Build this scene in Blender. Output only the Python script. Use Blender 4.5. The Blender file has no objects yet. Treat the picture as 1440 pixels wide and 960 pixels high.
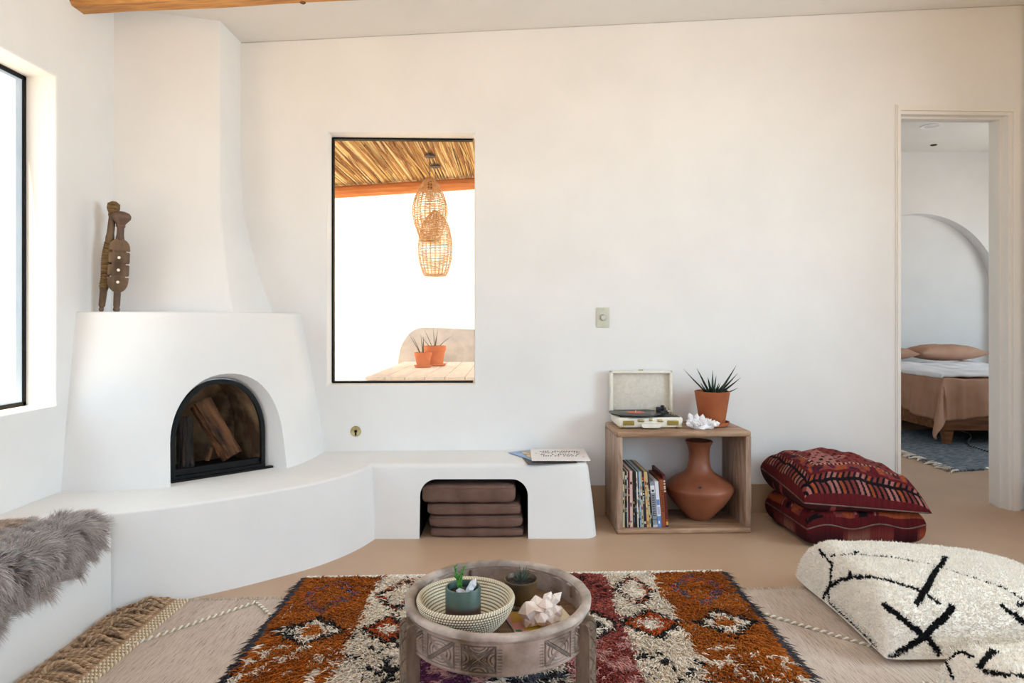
import bpy, bmesh, math, random
import numpy as np
from mathutils import Vector, Matrix, noise as mnoise

random.seed(7)
RNG = np.random.default_rng(7)
PI = math.pi
COL = bpy.context.scene.collection
TH = 0.035                      # the window wall stands slightly turned to the room's axis
CT, ST = math.cos(TH), math.sin(TH)
Y0 = 3.88


def W(u, v, z):                 # a point given along / behind / above the window wall
    return (u * CT - v * ST, Y0 + u * ST + v * CT, z)


def CZ(x):                      # sloping ceiling
    return 2.863 + 0.064 * x


def H(h):
    h = h.lstrip('#')
    out = []
    for i in (0, 2, 4):
        c = int(h[i:i + 2], 16) / 255
        out.append(c / 12.92 if c <= 0.04045 else ((c + 0.055) / 1.055) ** 2.4)
    return tuple(out)


def HA(h):
    return np.array(H(h))


# ------------------------------------------------------------------ materials
def new_mat(name):
    m = bpy.data.materials.new(name)
    m.use_nodes = True
    nt = m.node_tree
    return m, nt, nt.nodes['Principled BSDF']


def coords(nt, scale=(1, 1, 1), kind='Object'):
    tc = nt.nodes.new('ShaderNodeTexCoord')
    mp = nt.nodes.new('ShaderNodeMapping')
    mp.inputs['Scale'].default_value = scale
    nt.links.new(tc.outputs[kind], mp.inputs['Vector'])
    return mp.outputs['Vector']


def noise_node(nt, vec, scale, detail=4, rough=0.55, dist=0.0):
    n = nt.nodes.new('ShaderNodeTexNoise')
    n.inputs['Scale'].default_value = scale
    n.inputs['Detail'].default_value = detail
    n.inputs['Roughness'].default_value = rough
    n.inputs['Distortion'].default_value = dist
    nt.links.new(vec, n.inputs['Vector'])
    return n


def ramp(nt, fac, stops):
    r = nt.nodes.new('ShaderNodeValToRGB')
    els = r.color_ramp.elements
    while len(els) < len(stops):
        els.new(0.5)
    for e, (p, c) in zip(els, stops):
        e.position = p
        e.color = (*c, 1)
    nt.links.new(fac, r.inputs['Fac'])
    return r.outputs['Color']


def bump(nt, bsdf, fac, strength, dist=0.01):
    b = nt.nodes.new('ShaderNodeBump')
    b.inputs['Strength'].default_value = strength
    b.inputs['Distance'].default_value = dist
    nt.links.new(fac, b.inputs['Height'])
    nt.links.new(b.outputs['Normal'], bsdf.inputs['Normal'])


def noisy(name, c1, c2, scale=8, rough=0.7, bmp=0.0, bscale=None, stretch=(1, 1, 1), detail=4, dist=0.0,
          metallic=0.0, bdist=0.01, spread=(0.35, 0.65), spec=0.5, sss=0.0):
    m, nt, b = new_mat(name)
    v = coords(nt, stretch)
    n = noise_node(nt, v, scale, detail, 0.55, dist)
    nt.links.new(ramp(nt, n.outputs['Fac'], [(spread[0], c1), (spread[1], c2)]), b.inputs['Base Color'])
    b.inputs['Roughness'].default_value = rough
    b.inputs['Metallic'].default_value = metallic
    b.inputs['Specular IOR Level'].default_value = spec
    if sss:
        b.inputs['Subsurface Weight'].default_value = sss
        b.inputs['Subsurface Radius'].default_value = (0.02, 0.02, 0.02)
    if bmp:
        n2 = noise_node(nt, v, bscale or scale, 5, 0.6)
        bump(nt, b, n2.outputs['Fac'], bmp, bdist)
    return m


def vcol(name, rough=0.85, bmp=0.0, bscale=300, spec=0.2, bdist=0.003, voronoi=False):
    m, nt, b = new_mat(name)
    a = nt.nodes.new('ShaderNodeAttribute')
    a.attribute_name = 'col'
    nt.links.new(a.outputs['Color'], b.inputs['Base Color'])
    b.inputs['Roughness'].default_value = rough
    b.inputs['Specular IOR Level'].default_value = spec
    if bmp:
        v = coords(nt)
        if voronoi:
            n = nt.nodes.new('ShaderNodeTexVoronoi')
            n.inputs['Scale'].default_value = bscale
            nt.links.new(v, n.inputs['Vector'])
            bump(nt, b, n.outputs['Distance'], -bmp, bdist)
        else:
            bump(nt, b, noise_node(nt, v, bscale, 3).outputs['Fac'], bmp, bdist)
    return m


M = {}
M['plaster'] = noisy('plaster', H('#e5e4e3'), H('#eae9e8'), 2.2, 0.85, 0.25, 5, bdist=0.008, spec=0.25)
M['plaster_room'] = M['plaster']
M['ceiling'] = noisy('ceiling_plaster', H('#e2dfda'), H('#e6e3de'), 2.0, 0.9, 0.1, 6, bdist=0.006, spec=0.2)
M['floor'] = noisy('floor_concrete', H('#b99a80'), H('#c3a58b'), 1.6, 0.42, 0.05, 8, detail=7, spec=0.4)
M['base_paint'] = noisy('baseboard_paint', H('#b99a78'), H('#bfa07e'), 3, 0.6, spec=0.3)
M['white_paint'] = noisy('trim_paint', H('#e6e3de'), H('#e8e5e0'), 3, 0.45, spec=0.4)
M['pine'] = noisy('pine_wood', H('#a4682c'), H('#cf9650'), 5, 0.55, 0.15, 20, stretch=(1, 9, 9), dist=0.6)
M['black_metal'] = noisy('black_metal', H('#0e0e0e'), H('#141313'), 20, 0.55, spec=0.2)
M['soot'] = noisy('sooty_firebrick', H('#5e4836'), H('#c4a681'), 4.5, 0.9, 0.4, 30, detail=6, spec=0.2, spread=(0.4, 0.7))
M['hearth_black'] = noisy('hearth_black', H('#0f0e0e'), H('#1d1a18'), 20, 0.8, 0.3, 60)
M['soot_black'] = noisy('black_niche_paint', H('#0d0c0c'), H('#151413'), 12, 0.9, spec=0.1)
M['bark'] = noisy('log_bark', H('#2c1c14'), H('#9a6844'), 12, 0.9, 1.0, 34, stretch=(1, 1, 0.25), detail=8, bdist=0.03, spread=(0.35, 0.7))
M['char'] = noisy('charred_bark', H('#171312'), H('#4b3b33'), 12, 0.9, 1.0, 30, stretch=(1, 1, 0.3), detail=8, bdist=0.03, spread=(0.4, 0.75))
M['log_end'] = noisy('log_end', H('#a07552'), H('#c49a72'), 20, 0.9)
M['carved'] = noisy('carved_wood', H('#4a3727'), H('#7b624b'), 18, 0.6, 0.4, 60, stretch=(1, 1, 0.35), spec=0.35)
M['carved_dark'] = noisy('carved_dark_wood', H('#452f25'), H('#6c5240'), 20, 0.5, 0.3, 60, stretch=(1, 1, 0.4))
M['cord_wrap'] = noisy('cord_wrap', H('#5a4327'), H('#8d7248'), 60, 0.9, 0.6, 160, stretch=(0.4, 0.4, 3))
M['ivory'] = noisy('ivory', H('#efe3cf'), H('#f3ead9'), 10, 0.4)
M['brass'] = noisy('aged_brass', H('#a79868'), H('#c9bd95'), 30, 0.35, metallic=0.85)
M['cushion_brown'] = noisy('brown_suede', H('#624a41'), H('#785e54'), 6, 0.95, 0.35, 260, spec=0.15, bdist=0.002)
M['paper'] = noisy('white_paper', H('#ebe4e2'), H('#efe9e6'), 8, 0.7)
M['ink'] = noisy('dark_ink', H('#1b1b22'), H('#25252c'), 8, 0.7)
M['paper_blue'] = noisy('blue_paper', H('#7fa3cf'), H('#a5c0de'), 18, 0.6)
M['paper_tan'] = noisy('tan_paper', H('#a18a6c'), H('#d8c6a4'), 22, 0.6)
M['paper_dark'] = noisy('dark_paper', H('#24221f'), H('#5a4632'), 15, 0.5)
M['cubby'] = noisy('walnut_cubby', H('#8a6a50'), H('#b8967a'), 4, 0.5, 0.1, 30, stretch=(1.2, 9, 9), detail=7, dist=0.8, spec=0.4)
M['cubby_side'] = noisy('walnut_cubby_side', H('#8a6b55'), H('#b39a88'), 4, 0.5, 0.1, 30, stretch=(9, 9, 1.2), detail=7, dist=0.8, spec=0.4)
M['cream_vinyl'] = noisy('cream_leatherette', H('#e6e0d2'), H('#ece7da'), 40, 0.5, 0.15, 250, bdist=0.001)
M['lid_lining'] = noisy('embossed_lining', H('#cfc7ba'), H('#ddd6ca'), 22, 0.7, 0.4, 22, dist=2.0, bdist=0.002)
M['gold'] = noisy('speaker_grille_gold', H('#8d7a3e'), H('#a8954f'), 200, 0.4, metallic=0.6)
M['vinyl'] = noisy('black_vinyl', H('#0d0d10'), H('#141418'), 30, 0.28, spec=0.6)
M['platter'] = noisy('black_deck', H('#15151a'), H('#1c1c21'), 30, 0.5)
M['red_label'] = noisy('record_label', H('#c8604e'), H('#d16f5c'), 12, 0.5)
M['terracotta'] = noisy('terracotta', H('#96502f'), H('#ad643c'), 5, 0.65, 0.1, 60, bdist=0.002, spec=0.35)
M['terracotta_pale'] = noisy('pale_terracotta', H('#c9683f'), H('#d8825a'), 6, 0.8, spec=0.2)  # paler clay of the patio pots
M['vase'] = noisy('burnished_clay', H('#74402a'), H('#9c6044'), 3.5, 0.45, 0.08, 40, detail=6, spec=0.45, bdist=0.003)
M['soil'] = noisy('potting_soil', H('#1c1511'), H('#3d2f25'), 60, 0.95, 0.8, 120)
M['aloe'] = noisy('dark_aloe', H('#12231a'), H('#263f2b'), 20, 0.45, spec=0.45)
M['aloe_grey'] = noisy('grey_aloe', H('#2f3b33'), H('#4d5b4c'), 20, 0.5)
M['succulent'] = noisy('bright_succulent', H('#256324'), H('#4f9a36'), 60, 0.45)
M['teal_glaze'] = None
M['brown_glaze'] = noisy('brown_glaze', H('#3d2f22'), H('#66502f'), 8, 0.35, spec=0.5)
M['dark_clay'] = noisy('dark_clay', H('#2b201c'), H('#3c2c26'), 10, 0.6)
M['crystal'] = noisy('quartz', H('#e4e2e6'), H('#f2f0f2'), 14, 0.22, 0.2, 40, spec=0.6, sss=0.4)
M['crystal_pink'] = noisy('pink_quartz', H('#dcc3b4'), H('#efe7e2'), 12, 0.3, 0.3, 40, spec=0.5, sss=0.4)
M['crystal_grey'] = noisy('clear_quartz', H('#b9c0cd'), H('#e2e6ee'), 30, 0.15, spec=0.7, sss=0.2)
M['table_wood'] = noisy('whitewashed_carved_wood', H('#63503f'), H('#a9958a'), 9, 0.7, 0.35, 70, detail=7, spec=0.3, bdist=0.003)
M['rim_wood'] = noisy('whitewashed_rim_wood', H('#84756a'), H('#c2b4aa'), 10, 0.65, 0.3, 70, detail=7, spec=0.3, bdist=0.003)
M['table_floor'] = noisy('tray_wood', H('#5b402d'), H('#8a6a50'), 4, 0.6, 0.15, 30, stretch=(1, 8, 1), detail=6)
M['leg_wood'] = noisy('table_leg_wood', H('#54402f'), H('#8d7866'), 8, 0.7, 0.25, 60, stretch=(2, 2, 0.6), detail=6)
M['linen'] = noisy('rust_linen', H('#b0876f'), H('#bb937c'), 6, 0.9, 0.3, 220, spec=0.15, bdist=0.002)
M['sheet'] = noisy('white_sheet', H('#e8e6ea'), H('#efedf0'), 3, 0.9, spec=0.15)
M['bed_wood'] = noisy('acacia_bed_wood', H('#6c3f22'), H('#9a6236'), 4, 0.5, 0.1, 30, stretch=(1, 7, 7), detail=6)
M['mattress'] = noisy('mattress_ticking', H('#dcd8d2'), H('#e5e1db'), 8, 0.9)
M['patio_wall'] = noisy('patio_stucco', H('#efeae2'), H('#f3efe8'), 3, 0.9, 0.2, 20)
M['banco'] = noisy('grey_stucco', H('#c6c4c6'), H('#dcdadb'), 7, 0.9, 0.3, 20, detail=7)
M['slat_white'] = noisy('weathered_white_boards', H('#ddd6d6'), H('#e9e4e4'), 6, 0.8, stretch=(6, 1, 6))
M['ground'] = noisy('desert_ground', H('#c2a888'), H('#cfb798'), 2, 0.95)
M['patio_floor'] = noisy('patio_floor', H('#d8cec0'), H('#e2d9cc'), 2, 0.9)
M['beam_orange'] = noisy('patio_beam', H('#b9713f'), H('#cf8a55'), 4, 0.8, stretch=(1, 8, 8))
M['cable'] = noisy('brown_cable', H('#3a2a22'), H('#46352b'), 10, 0.7)
M['alum'] = noisy('pale_blue_sash', H('#c4d6e8'), H('#cddceb'), 10, 0.5)
M['plate'] = noisy('ivory_switch_plate', H('#c3c4b4'), H('#cccdbe'), 10, 0.5)
M['lamp_trim'] = noisy('downlight_trim', H('#e6e2de'), H('#ebe8e4'), 10, 0.5)

# two-tone glaze: teal above, dark brown below
m, nt, b = new_mat('teal_over_brown_glaze')
tc = nt.nodes.new('ShaderNodeTexCoord')
sp = nt.nodes.new('ShaderNodeSeparateXYZ')
nt.links.new(tc.outputs['Object'], sp.inputs[0])
nz = noise_node(nt, tc.outputs['Object'], 14, 3)
ma = nt.nodes.new('ShaderNodeMath'); ma.operation = 'MULTIPLY_ADD'
nt.links.new(nz.outputs['Fac'], ma.inputs[0]); ma.inputs[1].default_value = 0.02
nt.links.new(sp.outputs['Z'], ma.inputs[2])
ms = nt.nodes.new('ShaderNodeMath'); ms.operation = 'MULTIPLY'
nt.links.new(ma.outputs[0], ms.inputs[0]); ms.inputs[1].default_value = 8.0
nt.links.new(ramp(nt, ms.outputs[0], [(0.60, H('#3a2320')), (0.70, H('#46544d')), (0.84, H('#3f564f'))]), b.inputs['Base Color'])
b.inputs['Roughness'].default_value = 0.42
M['teal_glaze'] = m

# thin window glass
m, nt, b = new_mat('window_glass')
nt.nodes.remove(b)
tr = nt.nodes.new('ShaderNodeBsdfTransparent')
gl = nt.nodes.new('ShaderNodeBsdfGlossy'); gl.inputs['Roughness'].default_value = 0.0
lw = nt.nodes.new('ShaderNodeLayerWeight'); lw.inputs['Blend'].default_value = 0.5
pw = nt.nodes.new('ShaderNodeMath'); pw.operation = 'POWER'; nt.links.new(lw.outputs['Facing'], pw.inputs[0]); pw.inputs[1].default_value = 4.0
fr = nt.nodes.new('ShaderNodeMath'); fr.operation = 'MULTIPLY_ADD'; nt.links.new(pw.outputs[0], fr.inputs[0]); fr.inputs[1].default_value = 0.4; fr.inputs[2].default_value = 0.02
mx = nt.nodes.new('ShaderNodeMixShader')
nt.links.new(fr.outputs[0], mx.inputs[0]); nt.links.new(tr.outputs[0], mx.inputs[1]); nt.links.new(gl.outputs[0], mx.inputs[2])
nt.links.new(mx.outputs[0], nt.nodes['Material Output'].inputs['Surface'])
M['glass'] = m

M['shag'] = vcol('shag_wool', 0.9)
M['fur'] = vcol('sheepskin_fur', 0.6, spec=0.4)
M['berber'] = vcol('berber_wool', 0.95, 1.0, 120, bdist=0.006, voronoi=True, spec=0.1)
M['kilim'] = vcol('kilim_wool', 0.9, 0.5, 320, spec=0.15)
M['coil'] = vcol('coiled_grass', 0.8, spec=0.2)
M['reed'] = vcol('reed_cane', 0.7)
M['print'] = vcol('printed_cover', 0.45, spec=0.4)
M['cord'] = vcol('cotton_cord', 0.95, 0.4, 400)
M['wicker'] = noisy('wicker', H('#c49a72'), H('#e2bd94'), 30, 0.7)

# flatwoven rug: fine streaks along the weave
m, nt, b = new_mat('flatweave')
v = coords(nt, (1, 0.05, 1))
n1 = noise_node(nt, v, 330, 3, 0.7)
n2 = noise_node(nt, coords(nt, (1, 0.5, 1)), 7, 3)
c1 = ramp(nt, n1.outputs['Fac'], [(0.30, H('#94877c')), (0.45, H('#cfc3b9')), (0.7, H('#e2d9d2'))])
c2 = ramp(nt, n2.outputs['Fac'], [(0.3, H('#e6dcd6')), (0.7, H('#f5efe8'))])
mixn = nt.nodes.new('ShaderNodeMix'); mixn.data_type = 'RGBA'; mixn.blend_type = 'MULTIPLY'
mixn.inputs['Factor'].default_value = 1.0
nt.links.new(c1, mixn.inputs['A']); nt.links.new(c2, mixn.inputs['B'])
nt.links.new(mixn.outputs['Result'], b.inputs['Base Color'])
b.inputs['Roughness'].default_value = 0.95; b.inputs['Specular IOR Level'].default_value = 0.1
bump(nt, b, n1.outputs['Fac'], 0.6, 0.004)
M['flatweave'] = m

m, nt, b = new_mat('grey_bedroom_rug')
n1 = noise_node(nt, coords(nt, (1, 6, 1)), 18, 5, 0.7)
nt.links.new(ramp(nt, n1.outputs['Fac'], [(0.36, H('#39434f')), (0.5, H('#6c7783')), (0.64, H('#a4aab0'))]), b.inputs['Base Color'])
b.inputs['Roughness'].default_value = 0.95; b.inputs['Specular IOR Level'].default_value = 0.1
bump(nt, b, n1.outputs['Fac'], 0.8, 0.01)
M['grey_rug'] = m


# ------------------------------------------------------------------ geometry helpers
class G:
    """collects shapes for ONE mesh"""
    def __init__(s):
        s.v = []; s.f = []; s.c = []; s.flat = False

    def add(s, vs, fs, col=None):
        o = len(s.v)
        s.v += [tuple(p) for p in vs]
        s.f += [tuple(i + o for i in f) for f in fs]
        if col is not None:
            s.c += [tuple(col)] * len(vs)
        return s

    def box(s, c, d, rot=None, bev=0.0, seg=2, col=None):
        bm = bmesh.new()
        bmesh.ops.create_cube(bm, size=1)
        bmesh.ops.scale(bm, vec=d, verts=bm.verts)
        if bev:
            bmesh.ops.bevel(bm, geom=list(bm.edges), offset=bev, segments=seg, profile=0.5, affect='EDGES')
        mt = Matrix.Translation(c) @ (rot.to_4x4() if rot is not None else Matrix())
        bmesh.ops.transform(bm, matrix=mt, verts=bm.verts)
        bm.verts.index_update()
        s.add([v.co[:] for v in bm.verts], [[v.index for v in f.verts] for f in bm.faces], col)
        bm.free()
        return s

    def b2(s, lo, hi, bev=0.0, seg=2, col=None):
        c = [(a + b) / 2 for a, b in zip(lo, hi)]
        d = [abs(b - a) for a, b in zip(lo, hi)]
        return s.box(c, d, None, bev, seg, col)

    def tube(s, path, r, seg=8, cap=True, col=None, flat=1.0, closed=False):
        pts = [Vector(p) for p in path]
        n = len(pts)
        rs = r if hasattr(r, '__len__') else [r] * n
        up = Vector((0, 0, 1))
        rings = []
        prev = None
        for i, p in enumerate(pts):
            if closed:
                t = pts[(i + 1) % n] - pts[i - 1]
            else:
                t = pts[min(i + 1, n - 1)] - pts[max(i - 1, 0)]
            t = t.normalized() if t.length > 1e-9 else Vector((0, 0, 1))
            if prev is None:
                a = t.cross(up)
                if a.length < 1e-3:
                    a = t.cross(Vector((1, 0, 0)))
            else:
                a = prev - t * prev.dot(t)
                if a.length < 1e-6:
                    a = t.cross(up)
            a.normalize(); prev = a
            bb = t.cross(a)
            rings.append([p + (a * math.cos(2 * PI * k / seg) + bb * math.sin(2 * PI * k / seg) * flat) * rs[i] for k in range(seg)])
        vs = [q[:] for ring in rings for q in ring]
        fs = []
        for i in range(n if closed else n - 1):
            j = (i + 1) % n
            for k in range(seg):
                fs.append((i * seg + k, i * seg + (k + 1) % seg, j * seg + (k + 1) % seg, j * seg + k))
        if cap and not closed:
            fs.append(tuple(range(seg - 1, -1, -1)))
            fs.append(tuple((n - 1) * seg + k for k in range(seg)))
        return s.add(vs, fs, col)

    def lathe(s, prof, seg=48, c=(0, 0, 0), col=None):
        vs, fs = [], []
        for r, z in prof:
            for k in range(seg):
                a = 2 * PI * k / seg
                vs.append((c[0] + r * math.cos(a), c[1] + r * math.sin(a), c[2] + z))
        for i in range(len(prof) - 1):
            for k in range(seg):
                fs.append((i * seg + k, i * seg + (k + 1) % seg, (i + 1) * seg + (k + 1) % seg, (i + 1) * seg + k))
        if prof[0][0] > 1e-6:
            fs.append(tuple(range(seg - 1, -1, -1)))
        if prof[-1][0] > 1e-6:
            fs.append(tuple((len(prof) - 1) * seg + k for k in range(seg)))
        return s.add(vs, fs, col)

    def prism(s, poly, z0, z1, col=None):
        n = len(poly)
        vs = [(x, y, z0) for x, y in poly] + [(x, y, z1) for x, y in poly]
        fs = [tuple(range(n - 1, -1, -1)), tuple(range(n, 2 * n))]
        fs += [(i, (i + 1) % n, n + (i + 1) % n, n + i) for i in range(n)]
        return s.add(vs, fs, col)

    def build(s, name, mat, parent=None, smooth=True, angle=35, weld=False):
        me = bpy.data.meshes.new(name)
        me.from_pydata(s.v, [], s.f)
        if s.c:
            at = me.color_attributes.new('col', 'FLOAT_COLOR', 'POINT')
            arr = np.ones((len(s.v), 4)); arr[:, :3] = np.array(s.c)[:, :3]
            at.data.foreach_set('color', arr.ravel())
        return finish(name, me, mat, parent, smooth, angle, weld)


def finish(name, me, mat, parent=None, smooth=True, angle=35, weld=False, normals=True):
    bm = bmesh.new(); bm.from_mesh(me)
    if weld:
        bmesh.ops.remove_doubles(bm, verts=bm.verts, dist=1e-5)
    if normals:
        bmesh.ops.recalc_face_normals(bm, faces=bm.faces)
    if smooth:
        lim = math.radians(angle)
        for f in bm.faces:
            f.smooth = True
        for e in bm.edges:
            if len(e.link_faces) == 2 and e.calc_face_angle(0) > lim:
                e.smooth = False
    bm.to_mesh(me); bm.free()
    me.materials.append(mat)
    o = bpy.data.objects.new(name, me)
    COL.objects.link(o)
    if parent is not None:
        o.parent = parent
    return o


def fast(name, V, F, mat, parent=None, col=None, smooth=True):
    """big meshes of equal-sided faces from arrays"""
    V = np.asarray(V, dtype=np.float32); F = np.asarray(F, dtype=np.int32)
    me = bpy.data.meshes.new(name)
    nf, k = F.shape
    me.vertices.add(len(V)); me.vertices.foreach_set('co', V.ravel())
    me.loops.add(nf * k); me.loops.foreach_set('vertex_index', F.ravel())
    me.polygons.add(nf)
    me.polygons.foreach_set('loop_start', np.arange(0, nf * k, k, dtype=np.int32))
    me.polygons.foreach_set('loop_total', np.full(nf, k, dtype=np.int32))
    me.polygons.foreach_set('use_smooth', np.full(nf, smooth))
    if col is not None:
        at = me.color_attributes.new('col', 'FLOAT_COLOR', 'POINT')
        a = np.ones((len(V), 4), dtype=np.float32); a[:, :3] = col
        at.data.foreach_set('color', a.ravel())
    me.update(calc_edges=True)
    me.materials.append(mat)
    o = bpy.data.objects.new(name, me); COL.objects.link(o)
    if parent is not None:
        o.parent = parent
    return o


def grid_faces(n, m_, off=0, flip=False):
    i, j = np.meshgrid(np.arange(n - 1), np.arange(m_ - 1), indexing='ij')
    a = (i * m_ + j).ravel()
    f = np.stack([a, a + m_, a + m_ + 1, a + 1], 1) + off
    return f[:, ::-1] if flip else f


def strands(root, d0, bend, L, rad, nseg, col, tipcol=None):
    """tapering three-sided fibres: returns V, F(tri), C"""
    N = len(root)
    d0 = d0 / np.linalg.norm(d0, axis=1, keepdims=True)
    ref = RNG.normal(size=(N, 3))
    a = np.cross(d0, ref); a /= np.linalg.norm(a, axis=1, keepdims=True) + 1e-9
    b = np.cross(d0, a)
    per = nseg * 3 + 1
    V = np.zeros((N, per, 3)); C = np.zeros((N, per, 3))
    for i in range(nseg):
        t = i / nseg
        p = root + L[:, None] * (d0 * t + bend * t * t)
        r = rad * (1 - 0.75 * t)
        cc = col if tipcol is None else col * (1 - t) + tipcol * t
        for k in range(3):
            an = 2 * PI * k / 3
            V[:, i * 3 + k] = p + (a * math.cos(an) + b * math.sin(an)) * r[:, None]
            C[:, i * 3 + k] = cc
    V[:, -1] = root + L[:, None] * (d0 + bend)
    C[:, -1] = col if tipcol is None else tipcol
    tri = []
    for i in range(nseg - 1):
        for k in range(3):
            k2 = (k + 1) % 3
            A, B, Cc, D = i * 3 + k, i * 3 + k2, (i + 1) * 3 + k2, (i + 1) * 3 + k
            tri += [(A, B, Cc), (A, Cc, D)]
    i = nseg - 1
    for k in range(3):
        tri.append((i * 3 + k, i * 3 + (k + 1) % 3, per - 1))
    tri = np.array(tri)
    F = (tri[None] + (np.arange(N) * per)[:, None, None]).reshape(-1, 3)
    return V.reshape(-1, 3), F, C.reshape(-1, 3)


def tag(o, label=None, cat=None, group=None, kind=None):
    if label: o['label'] = label
    if cat: o['category'] = cat
    if group: o['group'] = group
    if kind: o['kind'] = kind
    return o


def thing(name, label, cat, loc=(0, 0, 0), rz=0.0, group=None, rot=None):
    o = bpy.data.objects.new(name, None)
    COL.objects.link(o)
    o.empty_display_size = 0.05
    o.location = loc
    o.rotation_euler = rot if rot is not None else (0, 0, rz)
    return tag(o, label, cat, group)


def struct(o):
    o['kind'] = 'structure'
    return o


def structE(name):
    o = bpy.data.objects.new(name, None); COL.objects.link(o)
    o['kind'] = 'structure'
    return o


def catmull(pts, n=8):
    P = [Vector(p) for p in pts]
    out = []
    for i in range(len(P) - 1):
        p0 = P[i - 1] if i else P[0] * 2 - P[1]
        p1, p2 = P[i], P[i + 1]
        p3 = P[i + 2] if i + 2 < len(P) else P[-1] * 2 - P[-2]
        for k in range(n):
            t = k / n
            out.append(0.5 * ((2 * p1) + (-p0 + p2) * t + (2 * p0 - 5 * p1 + 4 * p2 - p3) * t * t + (-p0 + 3 * p1 - 3 * p2 + p3) * t ** 3))
    out.append(P[-1].copy())
    return out


def cut(o, cutters):
    """carve closed shapes out of an object's mesh, leaving one plain mesh"""
    for c in cutters:
        md = o.modifiers.new('cut', 'BOOLEAN')
        md.operation = 'DIFFERENCE'; md.object = c; md.solver = 'EXACT'
    bpy.context.view_layer.update()
    dg = bpy.context.evaluated_depsgraph_get()
    me = bpy.data.meshes.new_from_object(o.evaluated_get(dg))
    o.modifiers.clear()
    old = o.data
    o.data = me
    bpy.data.meshes.remove(old)
    bm = bmesh.new(); bm.from_mesh(me)
    for f in bm.faces: f.smooth = True
    for e in bm.edges:
        e.smooth = not (len(e.link_faces) == 2 and e.calc_face_angle(0) > math.radians(35))
    bm.to_mesh(me); bm.free()
    for c in cutters:
        d = c.data
        bpy.data.objects.remove(c); bpy.data.meshes.remove(d)


def tmp(g):
    return g.build('cutter', M['plaster'], None, smooth=False)


def dup(root, loc=None, rz=None, label=None):
    r = root.copy(); COL.objects.link(r)
    if loc is not None: r.location = loc
    if rz is not None: r.rotation_euler = (0, 0, rz)
    if label: r['label'] = label
    for ch in list(root.children):
        c = ch.copy(); COL.objects.link(c); c.parent = r
        for g in ch.children:
            d = g.copy(); COL.objects.link(d); d.parent = c
    return r

# ================================================================== THE SETTING
def wall(name, us, zs, holes, fmap, thick, mat, topfn=None):
    """a slab wall with rectangular openings; holes = set of (i, j) cells"""
    g = G(); idx = {}
    def V(i, j, s):
        k = (i, j, s)
        if k not in idx:
            u, z = us[i], zs[j]
            x, y, zz = fmap(u, thick * s, z)
            if topfn and j == len(zs) - 1:
                zz = topfn(x)
            idx[k] = len(g.v); g.v.append((x, y, zz))
        return idx[k]
    ni, nj = len(us) - 1, len(zs) - 1
    solid = lambda i, j: 0 <= i < ni and 0 <= j < nj and (i, j) not in holes
    for i in range(ni):
        for j in range(nj):
            if not solid(i, j): continue
            g.f.append((V(i, j, 0), V(i + 1, j, 0), V(i + 1, j + 1, 0), V(i, j + 1, 0)))
            g.f.append((V(i, j, 1), V(i, j + 1, 1), V(i + 1, j + 1, 1), V(i + 1, j, 1)))
            for di, dj, a, b in ((-1, 0, (i, j), (i, j + 1)), (1, 0, (i + 1, j), (i + 1, j + 1)), (0, -1, (i, j), (i + 1, j)), (0, 1, (i, j + 1), (i + 1, j + 1))):
                if not solid(i + di, j + dj):
                    g.f.append((V(*a, 0), V(*b, 0), V(*b, 1), V(*a, 1)))
    o = g.build(name, mat, None, smooth=True, angle=30)
    bv = o.modifiers.new('soft', 'BEVEL'); bv.width = 0.008; bv.segments = 3; bv.limit_method = 'ANGLE'; bv.angle_limit = 0.7
    return struct(o)


LX = -2.01; RX = 3.10; RY = -2.6
WU = (-1.072, -0.212)           # window in the far wall
WZ = (0.771, 2.249)
DU = (2.335, 3.036); DZ = 2.41  # doorway
wall('wall_back', [-2.3, WU[0], WU[1], DU[0], DU[1], 3.35], [0, WZ[0], WZ[1], DZ, 3.0], {(1, 1), (3, 0), (3, 1), (3, 2)},
     lambda u, v, z: W(u, v, z), 0.15, M['plaster_room'], CZ)
LWY = (0.9, 2.917)
wall('wall_left', [RY, LWY[0], LWY[1], 3.84], [0, 0.772, 2.227, 2.7], {(1, 1)}, lambda u, v, z: (LX - v, u, z), 0.16, M['plaster_room'], CZ)
wall('wall_right', [RY, 0.2, 2.4, 3.97], [0, 0.85, 2.25, 3.0], {(1, 1)}, lambda u, v, z: (RX + v, u, z), 0.15, M['plaster_room'], CZ)
wall('wall_rear', [LX - 0.1, -1.5, 2.6, RX + 0.1], [0, 0.04, 2.4, 2.8], {(1, 1)}, lambda u, v, z: (u, RY - v, z), 0.15, M['plaster_room'], CZ)
g = G()
x0, x1, y0, y1 = LX - 0.16, RX + 0.15, RY - 0.15, 4.1
g.add([(x0, y0, CZ(x0)), (x1, y0, CZ(x1)), (x1, y1, CZ(x1)), (x0, y1, CZ(x0)),
       (x0, y0, CZ(x0) + .12), (x1, y0, CZ(x1) + .12), (x1, y1, CZ(x1) + .12), (x0, y1, CZ(x0) + .12)],
      [(0, 1, 2, 3), (4, 7, 6, 5), (0, 4, 5, 1), (1, 5, 6, 2), (2, 6, 7, 3), (3, 7, 4, 0)])
struct(g.build('ceiling', M['ceiling'], None, False))
g = G()
g.b2((LX - 0.2, RY - 0.2, -0.1), (2.0, 4.03, 0.0)); g.b2((2.0, RY - 0.2, -0.1), (6.9, 8.35, 0.0))
struct(g.build('floor', M['floor'], None, False))
g = G(); g.b2((-30, -30, -0.3), (30, 40, -0.12))
struct(g.build('ground', M['ground'], None, False))

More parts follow.
